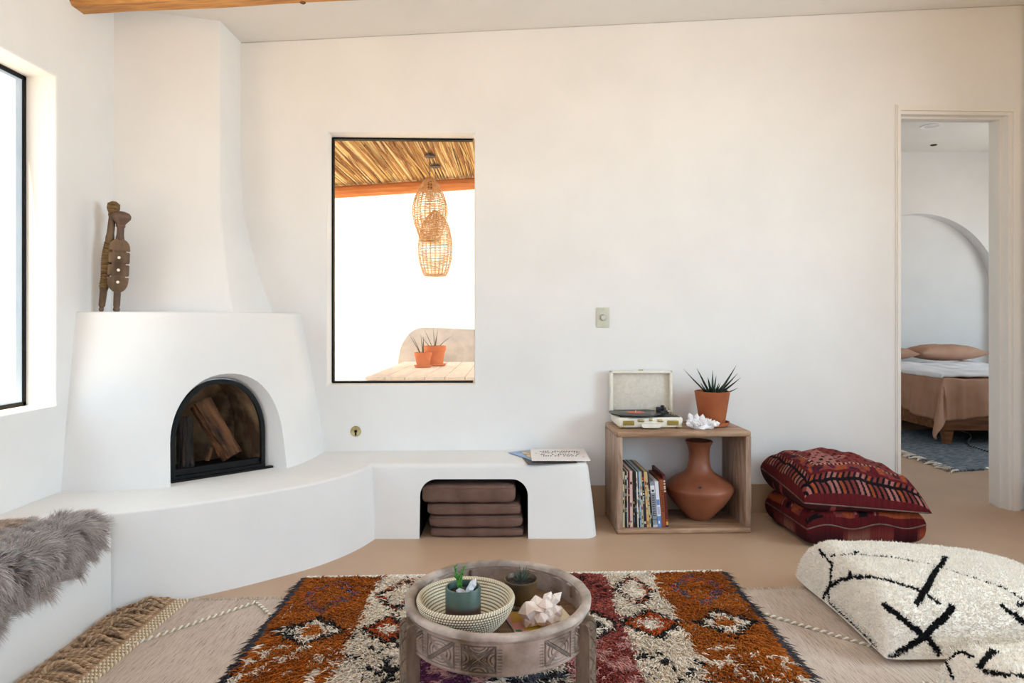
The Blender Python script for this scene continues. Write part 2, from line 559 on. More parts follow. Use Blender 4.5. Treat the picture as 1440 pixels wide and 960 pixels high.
# baseboards (painted plaster bands)
def bband(name, ua, ub, h=0.173):
    g = G()
    a, b_, c, d = W(ua, -0.006, 0), W(ub, -0.006, 0), W(ub, 0.004, 0), W(ua, 0.004, 0)
    g.prism([a[:2], b_[:2], c[:2], d[:2]], 0, h)
    return struct(g.build(name, M['base_paint'], None, False))
bband('baseboard_back', 0.40, 2.29)
g = G(); g.b2((RX - 0.006, RY, 0), (RX + 0.004, 3.96, 0.173))
struct(g.build('baseboard_right', M['base_paint'], None, False))

# ceiling beam
beam = G()
bx0, bx1 = LX - 0.02, RX + 0.05
def bY(x): return 0.035 * (x - LX)
for (xa, xb) in ((bx0, bx1),):
    vs = []
    n = 40
    for i in range(n + 1):
        x = xa + (xb - xa) * i / n
        w = 0.006 * mnoise.noise(Vector((x * 2.2, 0, 0)))
        zb = 2.592 + 0.066 * (x - LX) + 0.008 * mnoise.noise(Vector((x * 1.7, 5, 0)))
        ya, yb = 3.0 + bY(x) + w, 3.118 + bY(x) + 0.008 * mnoise.noise(Vector((x * 2.5, 9, 0)))
        zt = CZ(x) + 0.02
        cc = 0.016
        vs += [(x, ya, zt), (x, ya, zb + cc), (x, ya + cc, zb), (x, yb - cc, zb), (x, yb, zb + cc), (x, yb, zt)]
    fs = []
    for i in range(n):
        for k in range(5):
            fs.append((i * 6 + k, i * 6 + k + 1, (i + 1) * 6 + k + 1, (i + 1) * 6 + k))
    fs.append(tuple(range(6))); fs.append(tuple(n * 6 + k for k in range(5, -1, -1)))
    beam.add(vs, fs)
bo = thing('ceiling_beam', 'honey-coloured pine beam with a dark knot, under the white ceiling above the fireplace', 'beam')
beam.build('timber', M['pine'], bo, True, 25)
g = G()
kx = -1.46
kz = 2.592 + 0.066 * (kx - LX)
g.lathe([(0.0, -0.004), (0.010, -0.004), (0.014, -0.001), (0.014, 0.01)], 16, (0, 0, 0))
kn = g.build('knot', M['bark'], bo); kn.location = (-0.99, 3.10 + bY(-0.99), 2.592 + 0.066 * (-0.99 - LX) + 0.002)

# ------------------------------------------------ windows
def window_back():
    e = structE('window_1')
    fr = G()
    v0, v1 = 0.115, 0.15
    t = 0.012
    for (ua, ub, za, zb) in ((WU[0], WU[0] + t, WZ[0], WZ[1]), (WU[1] - .003, WU[1] + .01, WZ[0], WZ[1]), (WU[0] + t, WU[1] - t, WZ[0], WZ[0] + t), (WU[0] + t, WU[1] - t, WZ[1] - t, WZ[1])):
        a = [W(ua, v0, 0)[:2], W(ub, v0, 0)[:2], W(ub, v1, 0)[:2], W(ua, v1, 0)[:2]]
        fr.prism(a, za, zb)
    f = fr.build('window_frame', M['black_metal'], e, False)
    p = G(); p.prism([W(WU[0] + t, 0.132, 0)[:2], W(WU[1] - t, 0.132, 0)[:2], W(WU[1] - t, 0.136, 0)[:2], W(WU[0] + t, 0.136, 0)[:2]], WZ[0] + t, WZ[1] - t)
    p.build('window_pane', M['glass'], e, False)
window_back()

def window_left():
    e = structE('window_2')
    X = LX - 0.135
    ya, yb, za, zb = LWY[0], LWY[1], 0.772, 2.227
    fr = G()
    for i, (y_a, y_b, z_a, z_b) in enumerate(((ya, ya + .018, za, zb), (yb - .018, yb, za, zb), (ya, yb, za, za + .018), (ya, yb, zb - .018, zb))):
        fr.b2((X - 0.02, y_a, z_a), (X, y_b, z_b))
    fr.build('window_frame', M['black_metal'], e, False)
    fr = G()
    for (y_a, y_b, z_a, z_b) in ((ya + .018, ya + .055, za + .018, zb - .018), (yb - .055, yb - .018, za + .018, zb - .018), (ya + .055, yb - .055, za + .018, za + .03), (ya + .055, yb - .055, zb - .03, zb - .018)):
        fr.b2((X - 0.024, y_a, z_a), (X - 0.006, y_b, z_b))
    fr.build('sash', M['alum'], e, False)
    p = G(); p.b2((X - 0.016, ya + .05, za + .025), (X - 0.012, yb - .05, zb - .025))
    p.build('window_pane', M['glass'], e, False)
window_left()

def window_rear(name, lo, hi, axis):
    e = structE(name)
    fr = G()
    t = 0.05
    if axis == 'y':
        y = RY - 0.1
        for xa, xb in ((lo[0], lo[0] + t), (hi[0] - t, hi[0]), ((lo[0] + hi[0]) / 2 - t / 2, (lo[0] + hi[0]) / 2 + t / 2)):
            fr.b2((xa, y - .02, lo[1]), (xb, y + .02, hi[1]))
        fr.b2((lo[0], y - .02, lo[1]), (hi[0], y + .02, lo[1] + t)); fr.b2((lo[0], y - .02, hi[1] - t), (hi[0], y + .02, hi[1]))
        p = G(); p.b2((lo[0] + t, y - .003, lo[1] + t), (hi[0] - t, y + .003, hi[1] - t))
    else:
        x = RX + 0.1
        for ya, yb in ((lo[0], lo[0] + t), (hi[0] - t, hi[0]), ((lo[0] + hi[0]) / 2 - t / 2, (lo[0] + hi[0]) / 2 + t / 2)):
            fr.b2((x - .02, ya, lo[1]), (x + .02, yb, hi[1]))
        fr.b2((x - .02, lo[0], lo[1]), (x + .02, hi[0], lo[1] + t)); fr.b2((x - .02, lo[0], hi[1] - t), (x + .02, hi[0], hi[1]))
        p = G(); p.b2((x - .003, lo[0] + t, lo[1] + t), (x + .003, hi[0] - t, hi[1] - t))
    fr.build('window_frame', M['black_metal'], e, False)
    p.build('window_pane', M['glass'], e, False)
window_rear('unseen_window_3', (-1.5, 0.04), (2.6, 2.4), 'y')  # unseen glazing behind the viewer, put in to light the room
window_rear('unseen_window_4', (0.2, 0.85), (2.4, 2.25), 'x')  # unseen side window, added for its light on the far wall

# ------------------------------------------------ doorway trim
e = structE('door_1')
def wb(g, ua, ub, va, vb, za, zb):
    g.prism([W(ua, va, 0)[:2], W(ub, va, 0)[:2], W(ub, vb, 0)[:2], W(ua, vb, 0)[:2]], za, zb)
g = G()
cw = 0.046
wb(g, DU[1] - 0.004, DU[1] + cw - 0.012, -0.018, 0.0, 0, DZ + 0.028); wb(g, DU[1] + cw - 0.012, DU[1] + cw, -0.011, 0.0, 0, DZ + 0.034)
wb(g, DU[0] - 0.014, DU[0] + 0.004, -0.018, 0.0, 0, DZ + 0.028); wb(g, DU[0] - 0.02, DU[0] - 0.014, -0.011, 0, 0, DZ + 0.034)
wb(g, DU[0] + 0.004, DU[1] - 0.004, -0.018, 0.0, DZ - 0.002, DZ + 0.028); wb(g, DU[0] - 0.014, DU[1] + cw - 0.012, -0.011, 0, DZ + 0.028, DZ + 0.034)
g.build('door_casing', M['white_paint'], e, False)
g = G()
wb(g, DU[1] - 0.022, DU[1], 0.0, 0.155, 0, DZ); wb(g, DU[0], DU[0] + 0.012, 0.0, 0.155, 0, DZ); wb(g, DU[0] + 0.012, DU[1] - 0.022, 0.0, 0.155, DZ - 0.02, DZ)
g.build('door_jamb', M['white_paint'], e, False)
g = G()
wb(g, DU[1] - 0.034, DU[1] - 0.022, 0.05, 0.09, 0, DZ - 0.02); wb(g, DU[0] + 0.034, DU[1] - 0.034, 0.05, 0.09, DZ - 0.032, DZ - 0.02)
wb(g, DU[0] + 0.012, DU[0] + 0.02, 0.05, 0.09, 0, DZ - 0.02)
g.build('door_stop', M['white_paint'], e, False)

# ------------------------------------------------ bedroom shell
BC = 3.22
BY = 8.10
ACX, ACZ, AR = 5.03, 1.475, 0.985
# far wall with a shallow arched niche
g = G()
na = 40
arc = [(ACX + AR * math.cos(PI - PI * k / na), ACZ + AR * math.sin(PI - PI * k / na)) for k in range(na + 1)]
arc = [(ACX - AR, 0.0)] + arc + [(ACX + AR, 0.0)]
outer = []
xl, xr = 2.1, 6.75
for (x, z) in arc:
    # radiate to the rectangle's border
    if z <= ACZ:
        outer.append((xl if x < ACX else xr, z))
    else:
        dx, dz = x - ACX, z - ACZ
        s = 1e9
        if dz > 1e-6: s = min(s, (BC - ACZ) / dz)
        if dx > 1e-6: s = min(s, (xr - ACX) / dx)
        if dx < -1e-6: s = min(s, (xl - ACX) / dx)
        outer.append((ACX + dx * s, ACZ + dz * s))
n = len(arc)
vs = [(x, BY, z) for x, z in arc] + [(x, BY, z) for x, z in outer] + [(x, BY + .16, z) for x, z in arc]
fs = [(i, i + 1, n + i + 1, n + i) for i in range(n - 1)] + [(i, i + 1, 2 * n + i + 1, 2 * n + i) for i in range(n - 1)]
fs += [(2 * n + i for i in range(n))]
fs = [tuple(f) for f in fs]
# corner fill
vs += [(xl, BY, BC), (xr, BY, BC)]
g.add(vs, fs)
iL = max(i for i, p in enumerate(outer) if abs(p[0] - xl) < 1e-6 and p[0] < ACX)
iR = min(i for i, p in enumerate(outer) if abs(p[0] - xr) < 1e-6)
g.f.append((n + iL, n + iL + 1, 3 * n)); g.f.append((n + iR - 1, n + iR, 3 * n + 1))
struct(g.build('wall_bedroom_far', M['plaster'], None, True, 30))
g = G(); g.b2((2.0, 4.1, 0), (2.1, BY + .2, BC))
struct(g.build('wall_bedroom_left', M['plaster'], None, False))
g = G()
for lo, hi in (((6.75, 4.0, 0), (6.85, 4.9, BC)), ((6.75, 7.3, 0), (6.85, BY + .2, BC)), ((6.75, 4.9, 0), (6.85, 7.3, 0.7)), ((6.75, 4.9, 2.4), (6.85, 7.3, BC))):
    g.b2(lo, hi)
struct(g.build('wall_bedroom_right', M['plaster'], None, False))
g = G(); g.b2((3.42, 4.08, 0), (6.75, 4.2, BC)); g.b2((2.0, 4.1, 2.95), (3.42, 4.2, BC))
struct(g.build('wall_bedroom_near', M['plaster'], None, False))
g = G(); g.b2((2.0, 4.06, BC), (6.85, BY + .3, BC + .1))
struct(g.build('ceiling_bedroom', M['ceiling'], None, False))
e = structE('window_5')
g = G()
for lo, hi in (((6.79, 4.9, .7), (6.83, 4.95, 2.4)), ((6.79, 7.25, .7), (6.83, 7.3, 2.4)), ((6.79, 4.95, .7), (6.83, 7.25, .75)), ((6.79, 4.95, 2.35), (6.83, 7.25, 2.4))):
    g.b2(lo, hi)
g.build('window_frame', M['black_metal'], e, False)
g = G(); g.b2((6.808, 4.95, .75), (6.812, 7.25, 2.35)); g.build('window_pane', M['glass'], e, False)

# ------------------------------------------------ patio shell
g = G(); g.b2((-6.0, 4.05, -0.12), (1.98, 7.1, -0.02))
struct(g.build('floor_patio', M['patio_floor'], None, False))
g = G(); g.b2((-6.0, 7.0, -0.1), (2.0, 7.2, 3.4))
struct(g.build('wall_patio', M['patio_wall'], None, False))

# ================================================================== FIREPLACE AND BENCHES
HZ = 0.385                       # hearth and bench height
# ---- rounded hearth body of the fireplace
bot = catmull([(-2.012, 2.945), (-1.79, 2.955), (-1.553, 3.027), (-1.345, 3.185), (-1.164, 3.39), (-1.098, 3.62), (-1.082, 3.845)], 10)
top = catmull([(-2.012, 3.045), (-1.83, 3.055), (-1.625, 3.115), (-1.44, 3.255), (-1.285, 3.44), (-1.232, 3.64), (-1.222, 3.84)], 10)
bot = [(p.x, p.y) if hasattr(p, 'z') else tuple(p) for p in bot]
top = [(p.x, p.y) for p in top]
FT = 1.19


def loft(rows, mat, name, parent, back):
    """rows = [(z, [(x, y)...])]; back = corner points closing each row"""
    g = G()
    n = len(rows[0][1]) + len(back)
    for z, pts in rows:
        g.v += [(x, y, z) for x, y in list(pts) + list(back)]
    for i in range(len(rows) - 1):
        for k in range(n):
            g.f.append((i * n + k, i * n + (k + 1) % n, (i + 1) * n + (k + 1) % n, (i + 1) * n + k))
    g.f.append(tuple(range(n - 1, -1, -1)))
    g.f.append(tuple((len(rows) - 1) * n + k for k in range(n)))
    return g.build(name, mat, parent, True, 35)


def mixp(a, b, t):
    return [(p[0] * (1 - t) + q[0] * t, p[1] * (1 - t) + q[1] * t) for p, q in zip(a, b)]


def inset(pts, d):
    out = []
    n = len(pts)
    for i, p in enumerate(pts):
        a, b = pts[max(i - 1, 0)], pts[min(i + 1, n - 1)]
        t = Vector((b[0] - a[0], b[1] - a[1])).normalized()
        nx, ny = -t.y, t.x      # to the left of travel = towards the corner
        out.append((p[0] + nx * d, p[1] + ny * d))
    return out


back = [(-1.30, 3.95), (-2.05, 3.95), (-2.05, 3.0)]
fire = thing('kiva_fireplace', 'white rounded plaster corner fireplace with arched opening and tapering chimney', 'fireplace', (0, 0, 0))
rows = []
for k in range(13):
    t = k / 12
    rows.append((HZ - 0.005 + (FT - 0.02 - HZ) * t, mixp(bot, top, t ** 1.15)))
for k in range(1, 5):
    a = PI / 2 * k / 4
    rows.append((FT - 0.015 + 0.015 * math.sin(a), inset(top, 0.015 * (1 - math.cos(a)))))
body = loft(rows, M['plaster'], 'fireplace_body', fire, back)
# arched recess, driven straight into the rounded front
RDIR = Vector((0.731, 0.682)); IN = Vector((-0.682, 0.731))
FM = Vector((-1.3585, 3.2085))


def arch_outline(hw, h, n=28, foot=0.0, c=0.0):
    pts = [(-hw, foot)]
    for k in range(n + 1):
        a = PI - PI * k / n
        pts.append((hw * math.copysign(abs(math.cos(a)) ** 0.92, math.cos(a)), 0.19 * h / 0.5 + (h - 0.19 * h / 0.5) * math.sin(a)))
    pts.append((hw, foot))
    return [(s + c, z) for s, z in pts]


def arch_solid(g, hw0, h0, d0, hw1, h1, d1, foot=0.0, c0=0.0, c1=0.0):
    A, B = arch_outline(hw0, h0, foot=foot, c=c0), arch_outline(hw1, h1, foot=foot, c=c1)
    n = len(A)
    for O, d in ((A, d0), (B, d1)):
        for s, z in O:
            p = FM + RDIR * s + IN * d
            g.v.append((p.x, p.y, HZ + z))
    g.f.append(tuple(range(n))); g.f.append(tuple(range(2 * n - 1, n - 1, -1)))
    g.f += [(i, n + i, n + (i + 1) % n, (i + 1) % n) for i in range(n)]
    return g


cut(body, [tmp(arch_solid(G(), 0.345, 0.570, -0.16, 0.228, 0.474, 0.13, -0.02, 0.036, -0.020)), tmp(arch_solid(G(), 0.224, 0.470, 0.10, 0.224, 0.470, 0.47, -0.021, -0.02, -0.02))])
# sooty firebox lining behind the screen
g = G()
A = arch_outline(0.221, 0.466, foot=0.012, c=-0.02)
n = len(A)
for d, sc in ((0.128, 1.0), (0.44, 0.86)):
    for s, z in A:
        p = FM + RDIR * s * sc + IN * d
        g.v.append((p.x, p.y, HZ + z * (0.97 if sc < 1 else 1)))
g.f += [(i, n + i, n + i + 1, i + 1) for i in range(n - 1)]
g.f.append(tuple(range(2 * n - 1, n - 1, -1)))
g.build('firebox_lining', M['soot'], fire, True, 40)
g = G()
def FP(s, d, z):
    p = FM + RDIR * s + IN * d
    return (p.x, p.y, HZ + z)
pl = [FP(-0.24, 0.118, 0)[:2], FP(0.20, 0.118, 0)[:2], FP(0.22, 0.45, 0)[:2], FP(-0.22, 0.45, 0)[:2]]
g.prism(pl, HZ - 0.01, HZ + 0.012)
g.build('firebox_floor', M['hearth_black'], fire, False)
# black arched screen frame with its low sill
sc_ = bpy.data.objects.new('x', None); bpy.data.objects.remove(sc_)
g = G()
A = arch_outline(0.226, 0.471, c=-0.02); B = arch_outline(0.206, 0.450, c=-0.02)
n = len(A)
for d in (0.098, 0.118):
    for O in (A, B):
        g.v += [FP(s, d, z) for s, z in O]
for i in range(n - 1):
    g.f += [(i, i + 1, n + i + 1, n + i), (2 * n + i, 3 * n + i, 3 * n + i + 1, 2 * n + i + 1), (i, 2 * n + i, 2 * n + i + 1, i + 1), (n + i, n + i + 1, 3 * n + i + 1, 3 * n + i)]
fr = g.build('screen_frame', M['black_metal'], fire, True, 40)
g = G()
def fbox(g, s0, s1, d0, d1, z0, z1):
    g.prism([FP(s0, d0, 0)[:2], FP(s1, d0, 0)[:2], FP(s1, d1, 0)[:2], FP(s0, d1, 0)[:2]], HZ + z0, HZ + z1)
fbox(g, -0.246, 0.206, 0.094, 0.12, 0.0, 0.022); fbox(g, -0.252, 0.236, 0.066, 0.094, 0.0, 0.009); fbox(g, -0.23, 0.19, 0.12, 0.15, 0.01, 0.05)
g.build('screen_sill', M['black_metal'], fire, False)
# ---- chimney
rows = []
CTOP = CZ(-2.0) + 0.02
nz_ = 26
for k in range(nz_ + 1):
    z = FT - 0.01 + (CTOP + 0.03 - FT) * k / nz_
    f = max(0.0, (2.12 - z) / 0.93) ** 2.1 if z < 2.12 else 0.0
    wob = 0.006 * mnoise.noise(Vector((3, 1, z * 2.0)))
    Lp = Vector((-2.012, 3.335 - 0.03 * f))
    E = Vector((-1.567 + 0.122 * f + wob, 3.548 - 0.125 * f))
    R = Vector((-1.567 + 0.19 * f + wob * 0.5, 3.86))
    pts = [Lp + (E - Lp) * t for t in (0, .25, .5, .75)]
    d1 = (E - Lp).normalized(); d2 = (R - E).normalized()
    rr = 0.013
    a, c = E - d1 * rr * 1.3, E + d2 * rr
    for t in (0, .25, .5, .75, 1):
        pts.append(a * (1 - t) ** 2 + E * 2 * t * (1 - t) + c * t * t)
    pts += [c + (R - c) * t for t in (.35, .7, 1)]
    rows.append((z, [(p.x, p.y) for p in pts]))
loft(rows, M['plaster'], 'chimney', fire, [(-1.6, 3.95), (-2.05, 3.95), (-2.05, 3.4)])

# ---- raised hearth
fpts = [(-1.573, 2.592), (-1.46, 2.645), (-1.346, 2.708), (-1.179, 2.826), (-1.04, 2.945), (-.918, 3.06), (-.819, 3.2), (-.755, 3.33), (-.713, 3.46)]
cur = [(p.x, p.y) for p in catmull(fpts, 6)]
def bench_rows(cur, h, batter, r=0.012):
    rows = [(0.0, cur), (h * 0.5, inset(cur, batter * 0.5)), (h - r, inset(cur, batter))]
    for k in range(1, 6):
        a = PI / 2 * k / 5
        rows.append((h - r + r * math.sin(a), inset(cur, batter + r * (1 - math.cos(a)))))
    return rows
hearth = loft(bench_rows(cur, HZ - 0.0004, 0.024), M['plaster'], 'raised_hearth', None, [W(-.74, -.001, 0)[:2], W(-1.6, -.001, 0)[:2], W(-2.013, -.001, 0)[:2], (-2.009, 2.592), (-1.62, 2.592)])
tag(hearth, 'curved white plaster hearth platform under the corner fireplace', 'hearth')
# ---- bench along the left wall
lc = [(-1.571, -1.4), (-1.571, 0.5), (-1.571, 1.6), (-1.571, 2.592)]
lb = loft(bench_rows(lc, HZ, 0.004), M['plaster'], 'plaster_bench', None, [(-2.009, 2.592), (-2.009, -1.4)])
tag(lb, 'white plaster wall bench carrying the grey sheepskin under the side window', 'bench')
# ---- bench along the far wall with the cushion niche
rc = [(-.80, 3.4615), (-.712, 3.462), (-.5, 3.463), (-.2, 3.465), (0.1, 3.466), (0.36, 3.467)]
for k in range(1, 7):
    a = -PI / 2 + PI / 2 * k / 6
    rc.append((0.385 + 0.075 * math.cos(a), 3.542 + 0.075 * math.sin(a)))
rc += [(0.462, 3.7), (0.466, 3.894)]
rrows = [(0.0, rc), (0.19, inset(rc, 0.02)), (HZ - 0.028, inset(rc, 0.042))]
for k in range(1, 6):
    a = PI / 2 * k / 5
    rrows.append((HZ - 0.028 + 0.028 * math.sin(a), inset(rc, 0.042 + 0.028 * (1 - math.cos(a)))))
rb = loft(rrows, M['plaster'], 'plaster_bench', None, [W(0.3, -.001, 0)[:2], W(-.80, -.001, 0)[:2]])
tag(rb, 'white plaster bench with a rounded niche of brown cushions, below the far window', 'bench')
g = G()
nx0, nx1, nzt, nr = -0.48, 0.092, 0.305, 0.085
pts = [(nx0, -0.05)]
for k in range(9):
    a = PI - PI / 2 * k / 8
    pts.append((nx0 + nr + nr * math.cos(a), nzt - nr + nr * math.sin(a)))
for k in range(9):
    a = PI / 2 - PI / 2 * k / 8
    pts.append((nx1 - nr + nr * math.cos(a), nzt - nr + nr * math.sin(a)))
pts.append((nx1, -0.05))
n = len(pts)
g.v = [(x, 3.3, z) for x, z in pts] + [(x, 3.84, z) for x, z in pts]
g.f = [tuple(range(n)), tuple(range(2 * n - 1, n - 1, -1))] + [(i, n + i, n + (i + 1) % n, (i + 1) % n) for i in range(n)]
cut(rb, [tmp(g)])

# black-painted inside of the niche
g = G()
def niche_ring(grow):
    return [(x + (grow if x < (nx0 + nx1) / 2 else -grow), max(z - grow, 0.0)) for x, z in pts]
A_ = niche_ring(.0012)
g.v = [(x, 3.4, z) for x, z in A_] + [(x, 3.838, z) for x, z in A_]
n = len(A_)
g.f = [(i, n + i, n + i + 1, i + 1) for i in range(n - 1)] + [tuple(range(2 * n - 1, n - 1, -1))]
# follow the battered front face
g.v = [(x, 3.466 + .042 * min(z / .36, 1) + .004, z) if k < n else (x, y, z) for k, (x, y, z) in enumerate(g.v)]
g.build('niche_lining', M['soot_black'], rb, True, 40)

# ---- logs
def log(name, a, b, r, mat, label, seed, ends=True):
    a, b = Vector(a), Vector(b)
    L = (b - a).length
    e = thing(name, label, 'log', a[:], group=None)
    e.rotation_euler = (b - a).to_track_quat('Z', 'Y').to_euler()
    g = G()
    nr_, ns = 34, 56
    for i in range(nr_ + 1):
        t = i / nr_
        for k in range(ns):
            an = 2 * PI * k / ns
            q = Vector((math.cos(an) * 1.5, math.sin(an) * 1.5, t * L * 6 + seed))
            q2 = Vector((math.cos(an) * 3.2, math.sin(an) * 3.2, t * L * 5 + seed))
            rr = r * (1 + 0.14 * mnoise.noise(q) + 0.16 * mnoise.noise(q2) + 0.13 * mnoise.noise(q2 * 2.3) + 0.06 * mnoise.noise(q2 * 6))
            g.v.append((rr * math.cos(an), rr * math.sin(an) * 0.88, t * L))
    for i in range(nr_):
        for k in range(ns):
            g.f.append((i * ns + k, i * ns + (k + 1) % ns, (i + 1) * ns + (k + 1) % ns, (i + 1) * ns + k))
    g.f.append(tuple(range(ns - 1, -1, -1)))
    g.f.append(tuple(nr_ * ns + k for k in range(ns)))
    g.build('bark', mat, e, True, 60)
    g = G(); g.lathe([(0, L + 0.004), (r * 0.72, L + 0.004), (r * 0.8, L - 0.01)], 20)
    g.build('cut_end', M['bark'] if ends else M['char'], e)
    return e
log('firewood_log', FP(0.085, 0.215, 0.06), FP(-0.04, 0.33, 0.335), 0.056, M['bark'], 'thick split brown log leaning in the middle of the fireplace', 3)
log('firewood_log', FP(-0.16, 0.16, 0.04), FP(-0.135, 0.27, 0.27), 0.036, M['char'], 'charred dark log standing at the left edge of the firebox', 11, False)
log('kindling_stub', FP(-0.035, 0.25, 0.05), FP(-0.02, 0.24, 0.11), 0.016, M['bark'], 'small reddish wood stub low between the two fireplace logs', 20)

# ---- brown folded cushions in the niche
def pillow_box(w, d, h, seed, puff=0.25, nx=34, ny=20):
    g = G(); n2 = 10
    # superellipsoid-like slab with slightly domed top
    bm = bmesh.new(); bmesh.ops.create_cube(bm, size=2)
    bmesh.ops.subdivide_edges(bm, edges=list(bm.edges), cuts=15, use_grid_fill=True)
    for v in bm.verts:
        x, y, z = v.co
        k = 1 - 0.06 * (abs(z) ** 2)
        ex = lambda a: math.copysign(abs(a) ** 0.92, a)
        rx = (1 - 0.035 * abs(y) ** 6 - 0.045 * abs(z) ** 4); ry = (1 - 0.035 * abs(x) ** 6 - 0.06 * abs(z) ** 4)
        rz = (1 - puff * (abs(x) ** 6 + abs(y) ** 6) * 0.5)
        p = Vector((x * w / 2 * rx, y * d / 2 * ry, z * h / 2 * rz))
        q = Vector((x * 2.2 + seed, y * 2.2, z))
        p.z += h * 0.06 * mnoise.noise(q) + h * .04 * mnoise.noise(q * 2.7)
        p.x += 0.004 * mnoise.noise(q + Vector((7, 0, 0)))
        v.co = p
    bm.verts.index_update()
    g.add([v.co[:] for v in bm.verts], [[v.index for v in f.verts] for f in bm.faces])
    bm.free()
    return g
zc = 0.002
for i, (xa, xb, h, lab) in enumerate(((-0.428, 0.072, 0.048, 'brown suede floor cushion at the bottom of the bench niche stack'),
                                      (-0.436, 0.068, 0.066, 'brown suede floor cushion second from the bottom in the bench niche'),
                                      (-0.446, 0.056, 0.062, 'brown suede floor cushion second from the top in the bench niche'),
                                      (-0.474, 0.028, 0.098, 'thick brown suede floor cushion on top of the bench niche stack'))):
    o = thing('floor_cushion', lab, 'cushion', ((xa + xb) / 2, 3.645, zc + h / 2), 0, 'brown cushions stacked in the niche')
    pillow_box(xb - xa, 0.34, h, i * 5.0).build('cushion_cover', M['cushion_brown'], o, True, 80)
    # stitched seam along the front edge
    g = G(); g.tube([((xb - xa) / 2 * s * 0.93, -0.1665 + 0.004 * abs(s) ** 6, h * 0.36 + 0.003 * math.sin(s * 9)) for s in np.linspace(-1, 1, 24)], 0.0022, 6)
    g.build('seam', M['cushion_brown'], o)
    zc += h

# ---- gas valve key plate on the wall
kx_, kz_ = -0.9, 0.5
c = W(-0.905, 0, 0.501)
e = thing('gas_valve_plate', 'small round brass key valve plate low on the white wall', 'valve plate', c, TH)
g = G()
def disc_y(g, prof, seg=32):
    """lathe around the local -y axis (out of the wall)"""
    o = len(g.v); gg = G().lathe(prof, seg)
    g.add([(x, -z, y) for x, y, z in gg.v], gg.f)
    return g
disc_y(g, [(0.031, 0), (0.031, 0.004), (0.028, 0.007), (0.024, 0.005), (0.010, 0.005), (0.010, 0.001), (0, 0.001)])
g.build('escutcheon', M['brass'], e)
g = G(); g.b2((-0.0045, -0.0075, -0.024), (0.0045, -0.0045, 0.006), 0.001); disc_y(g, [(0.0085, 0.004), (0.0085, 0.009), (0, 0.009)], 12)
g.build('key_slot', M['black_metal'], e)

# ---- wall control
c = W(0.547, 0, 1.1655)
e = thing('wall_control', 'ivory wall plate with a round dial on the white wall above the shelf', 'wall switch', c, TH)
g = G(); g.box((0, -0.004, 0), (0.076, 0.008, 0.118), None, 0.003)
g.build('cover_plate', M['plate'], e)
g = G(); disc_y(g, [(0.0215, 0.008), (0.0205, 0.0095), (0.0195, 0.0095), (0.0195, 0.008)], 32); g.build('dial_ring', M['banco'], e)
g = G(); disc_y(g, [(0.0165, 0.008), (0.016, 0.02), (0.013, 0.023), (0, 0.023)], 24); g.box((0.0, -0.0235, 0.008), (0.003, 0.003, 0.014)); g.build('dial_knob', M['plate'], e)
for z in (0.048, -0.048):
    g = G(); disc_y(g, [(0.0035, 0.008), (0.003, 0.0095), (0, 0.0095)], 12); s_ = g.build('screw', M['brass'], e); s_.location = (0, 0, z)

# ---- pair of carved figures on the fireplace ledge
def carved(name, label, base, topp):
    base, topp = Vector(base), Vector(topp)
    e = thing(name, label, 'figure', base[:])
    z = (topp - base).normalized()
    y = Vector((-0.5, 0.85, 0)); y = (y - z * y.dot(z)).normalized(); x = y.cross(z)
    m = Matrix((x, y, z)).transposed()
    e.rotation_euler = m.to_euler()
    return e, (topp - base).length
e, L = carved('carved_figure', 'thin carved wood figure with cord-wrapped body and bundled head, left on fireplace ledge', (-1.962, 3.155, FT), (-1.912, 3.175, FT + 0.522))
g = G(); g.lathe([(0.006, 0), (0.010, 0.006), (0.011, 0.014), (0.009, 0.02), (0.014, 0.03), (0.016, 0.1), (0.021, 0.125)], 16); g.build('foot', M['carved'], e)
g = G()
prof = [(0.020, 0.118)]
for k in range(60):
    z = 0.122 + 0.215 * k / 59
    prof.append((0.0225 + 0.002 * math.sin(k * 2.1) + 0.003 * math.sin(z * 30), z))
prof.append((0.018, 0.345))
g.lathe(prof, 18); g.build('wrapped_body', M['cord_wrap'], e, True, 60)
g = G(); g.lathe([(0.018, 0.335), (0.019, 0.36), (0.016, 0.38), (0.0155, 0.455), (0.0175, 0.463), (0.0175, 0.474)], 16)
g.build('neck', M['carved'], e)
g = G()
for k in range(16):
    a = 2 * PI * k / 16
    g.tube([(0.010 * math.cos(a), 0.010 * math.sin(a), 0.468), (0.022 * math.cos(a), 0.02 * math.sin(a), 0.50), (0.021 * math.cos(a), 0.02 * math.sin(a), 0.52), (0.008 * math.cos(a), 0.008 * math.sin(a), 0.532)], [0.005, 0.007, 0.007, 0.004], 6)
g.lathe([(0.016, 0.462), (0.019, 0.466), (0.019, 0.474), (0.016, 0.478)], 16)
g.build('bundled_head', M['cord_wrap'], e)
e, L = carved('carved_figure', 'dark carved wood figure with three ivory dots on its body, right on fireplace ledge', (-1.895, 3.165, FT), (-1.878, 3.178, FT + 0.485))
g = G(); g.lathe([(0.006, 0), (0.014, 0.004), (0.015, 0.014), (0.012, 0.022), (0.0145, 0.03), (0.016, 0.12)], 16); g.build('foot', M['carved_dark'], e)
g = G()
sects = [(0.092, 0.165, 'bot'), (0.173, 0.226, 'mid'), (0.234, 0.287, 'mid'), (0.295, 0.352, 'top')]
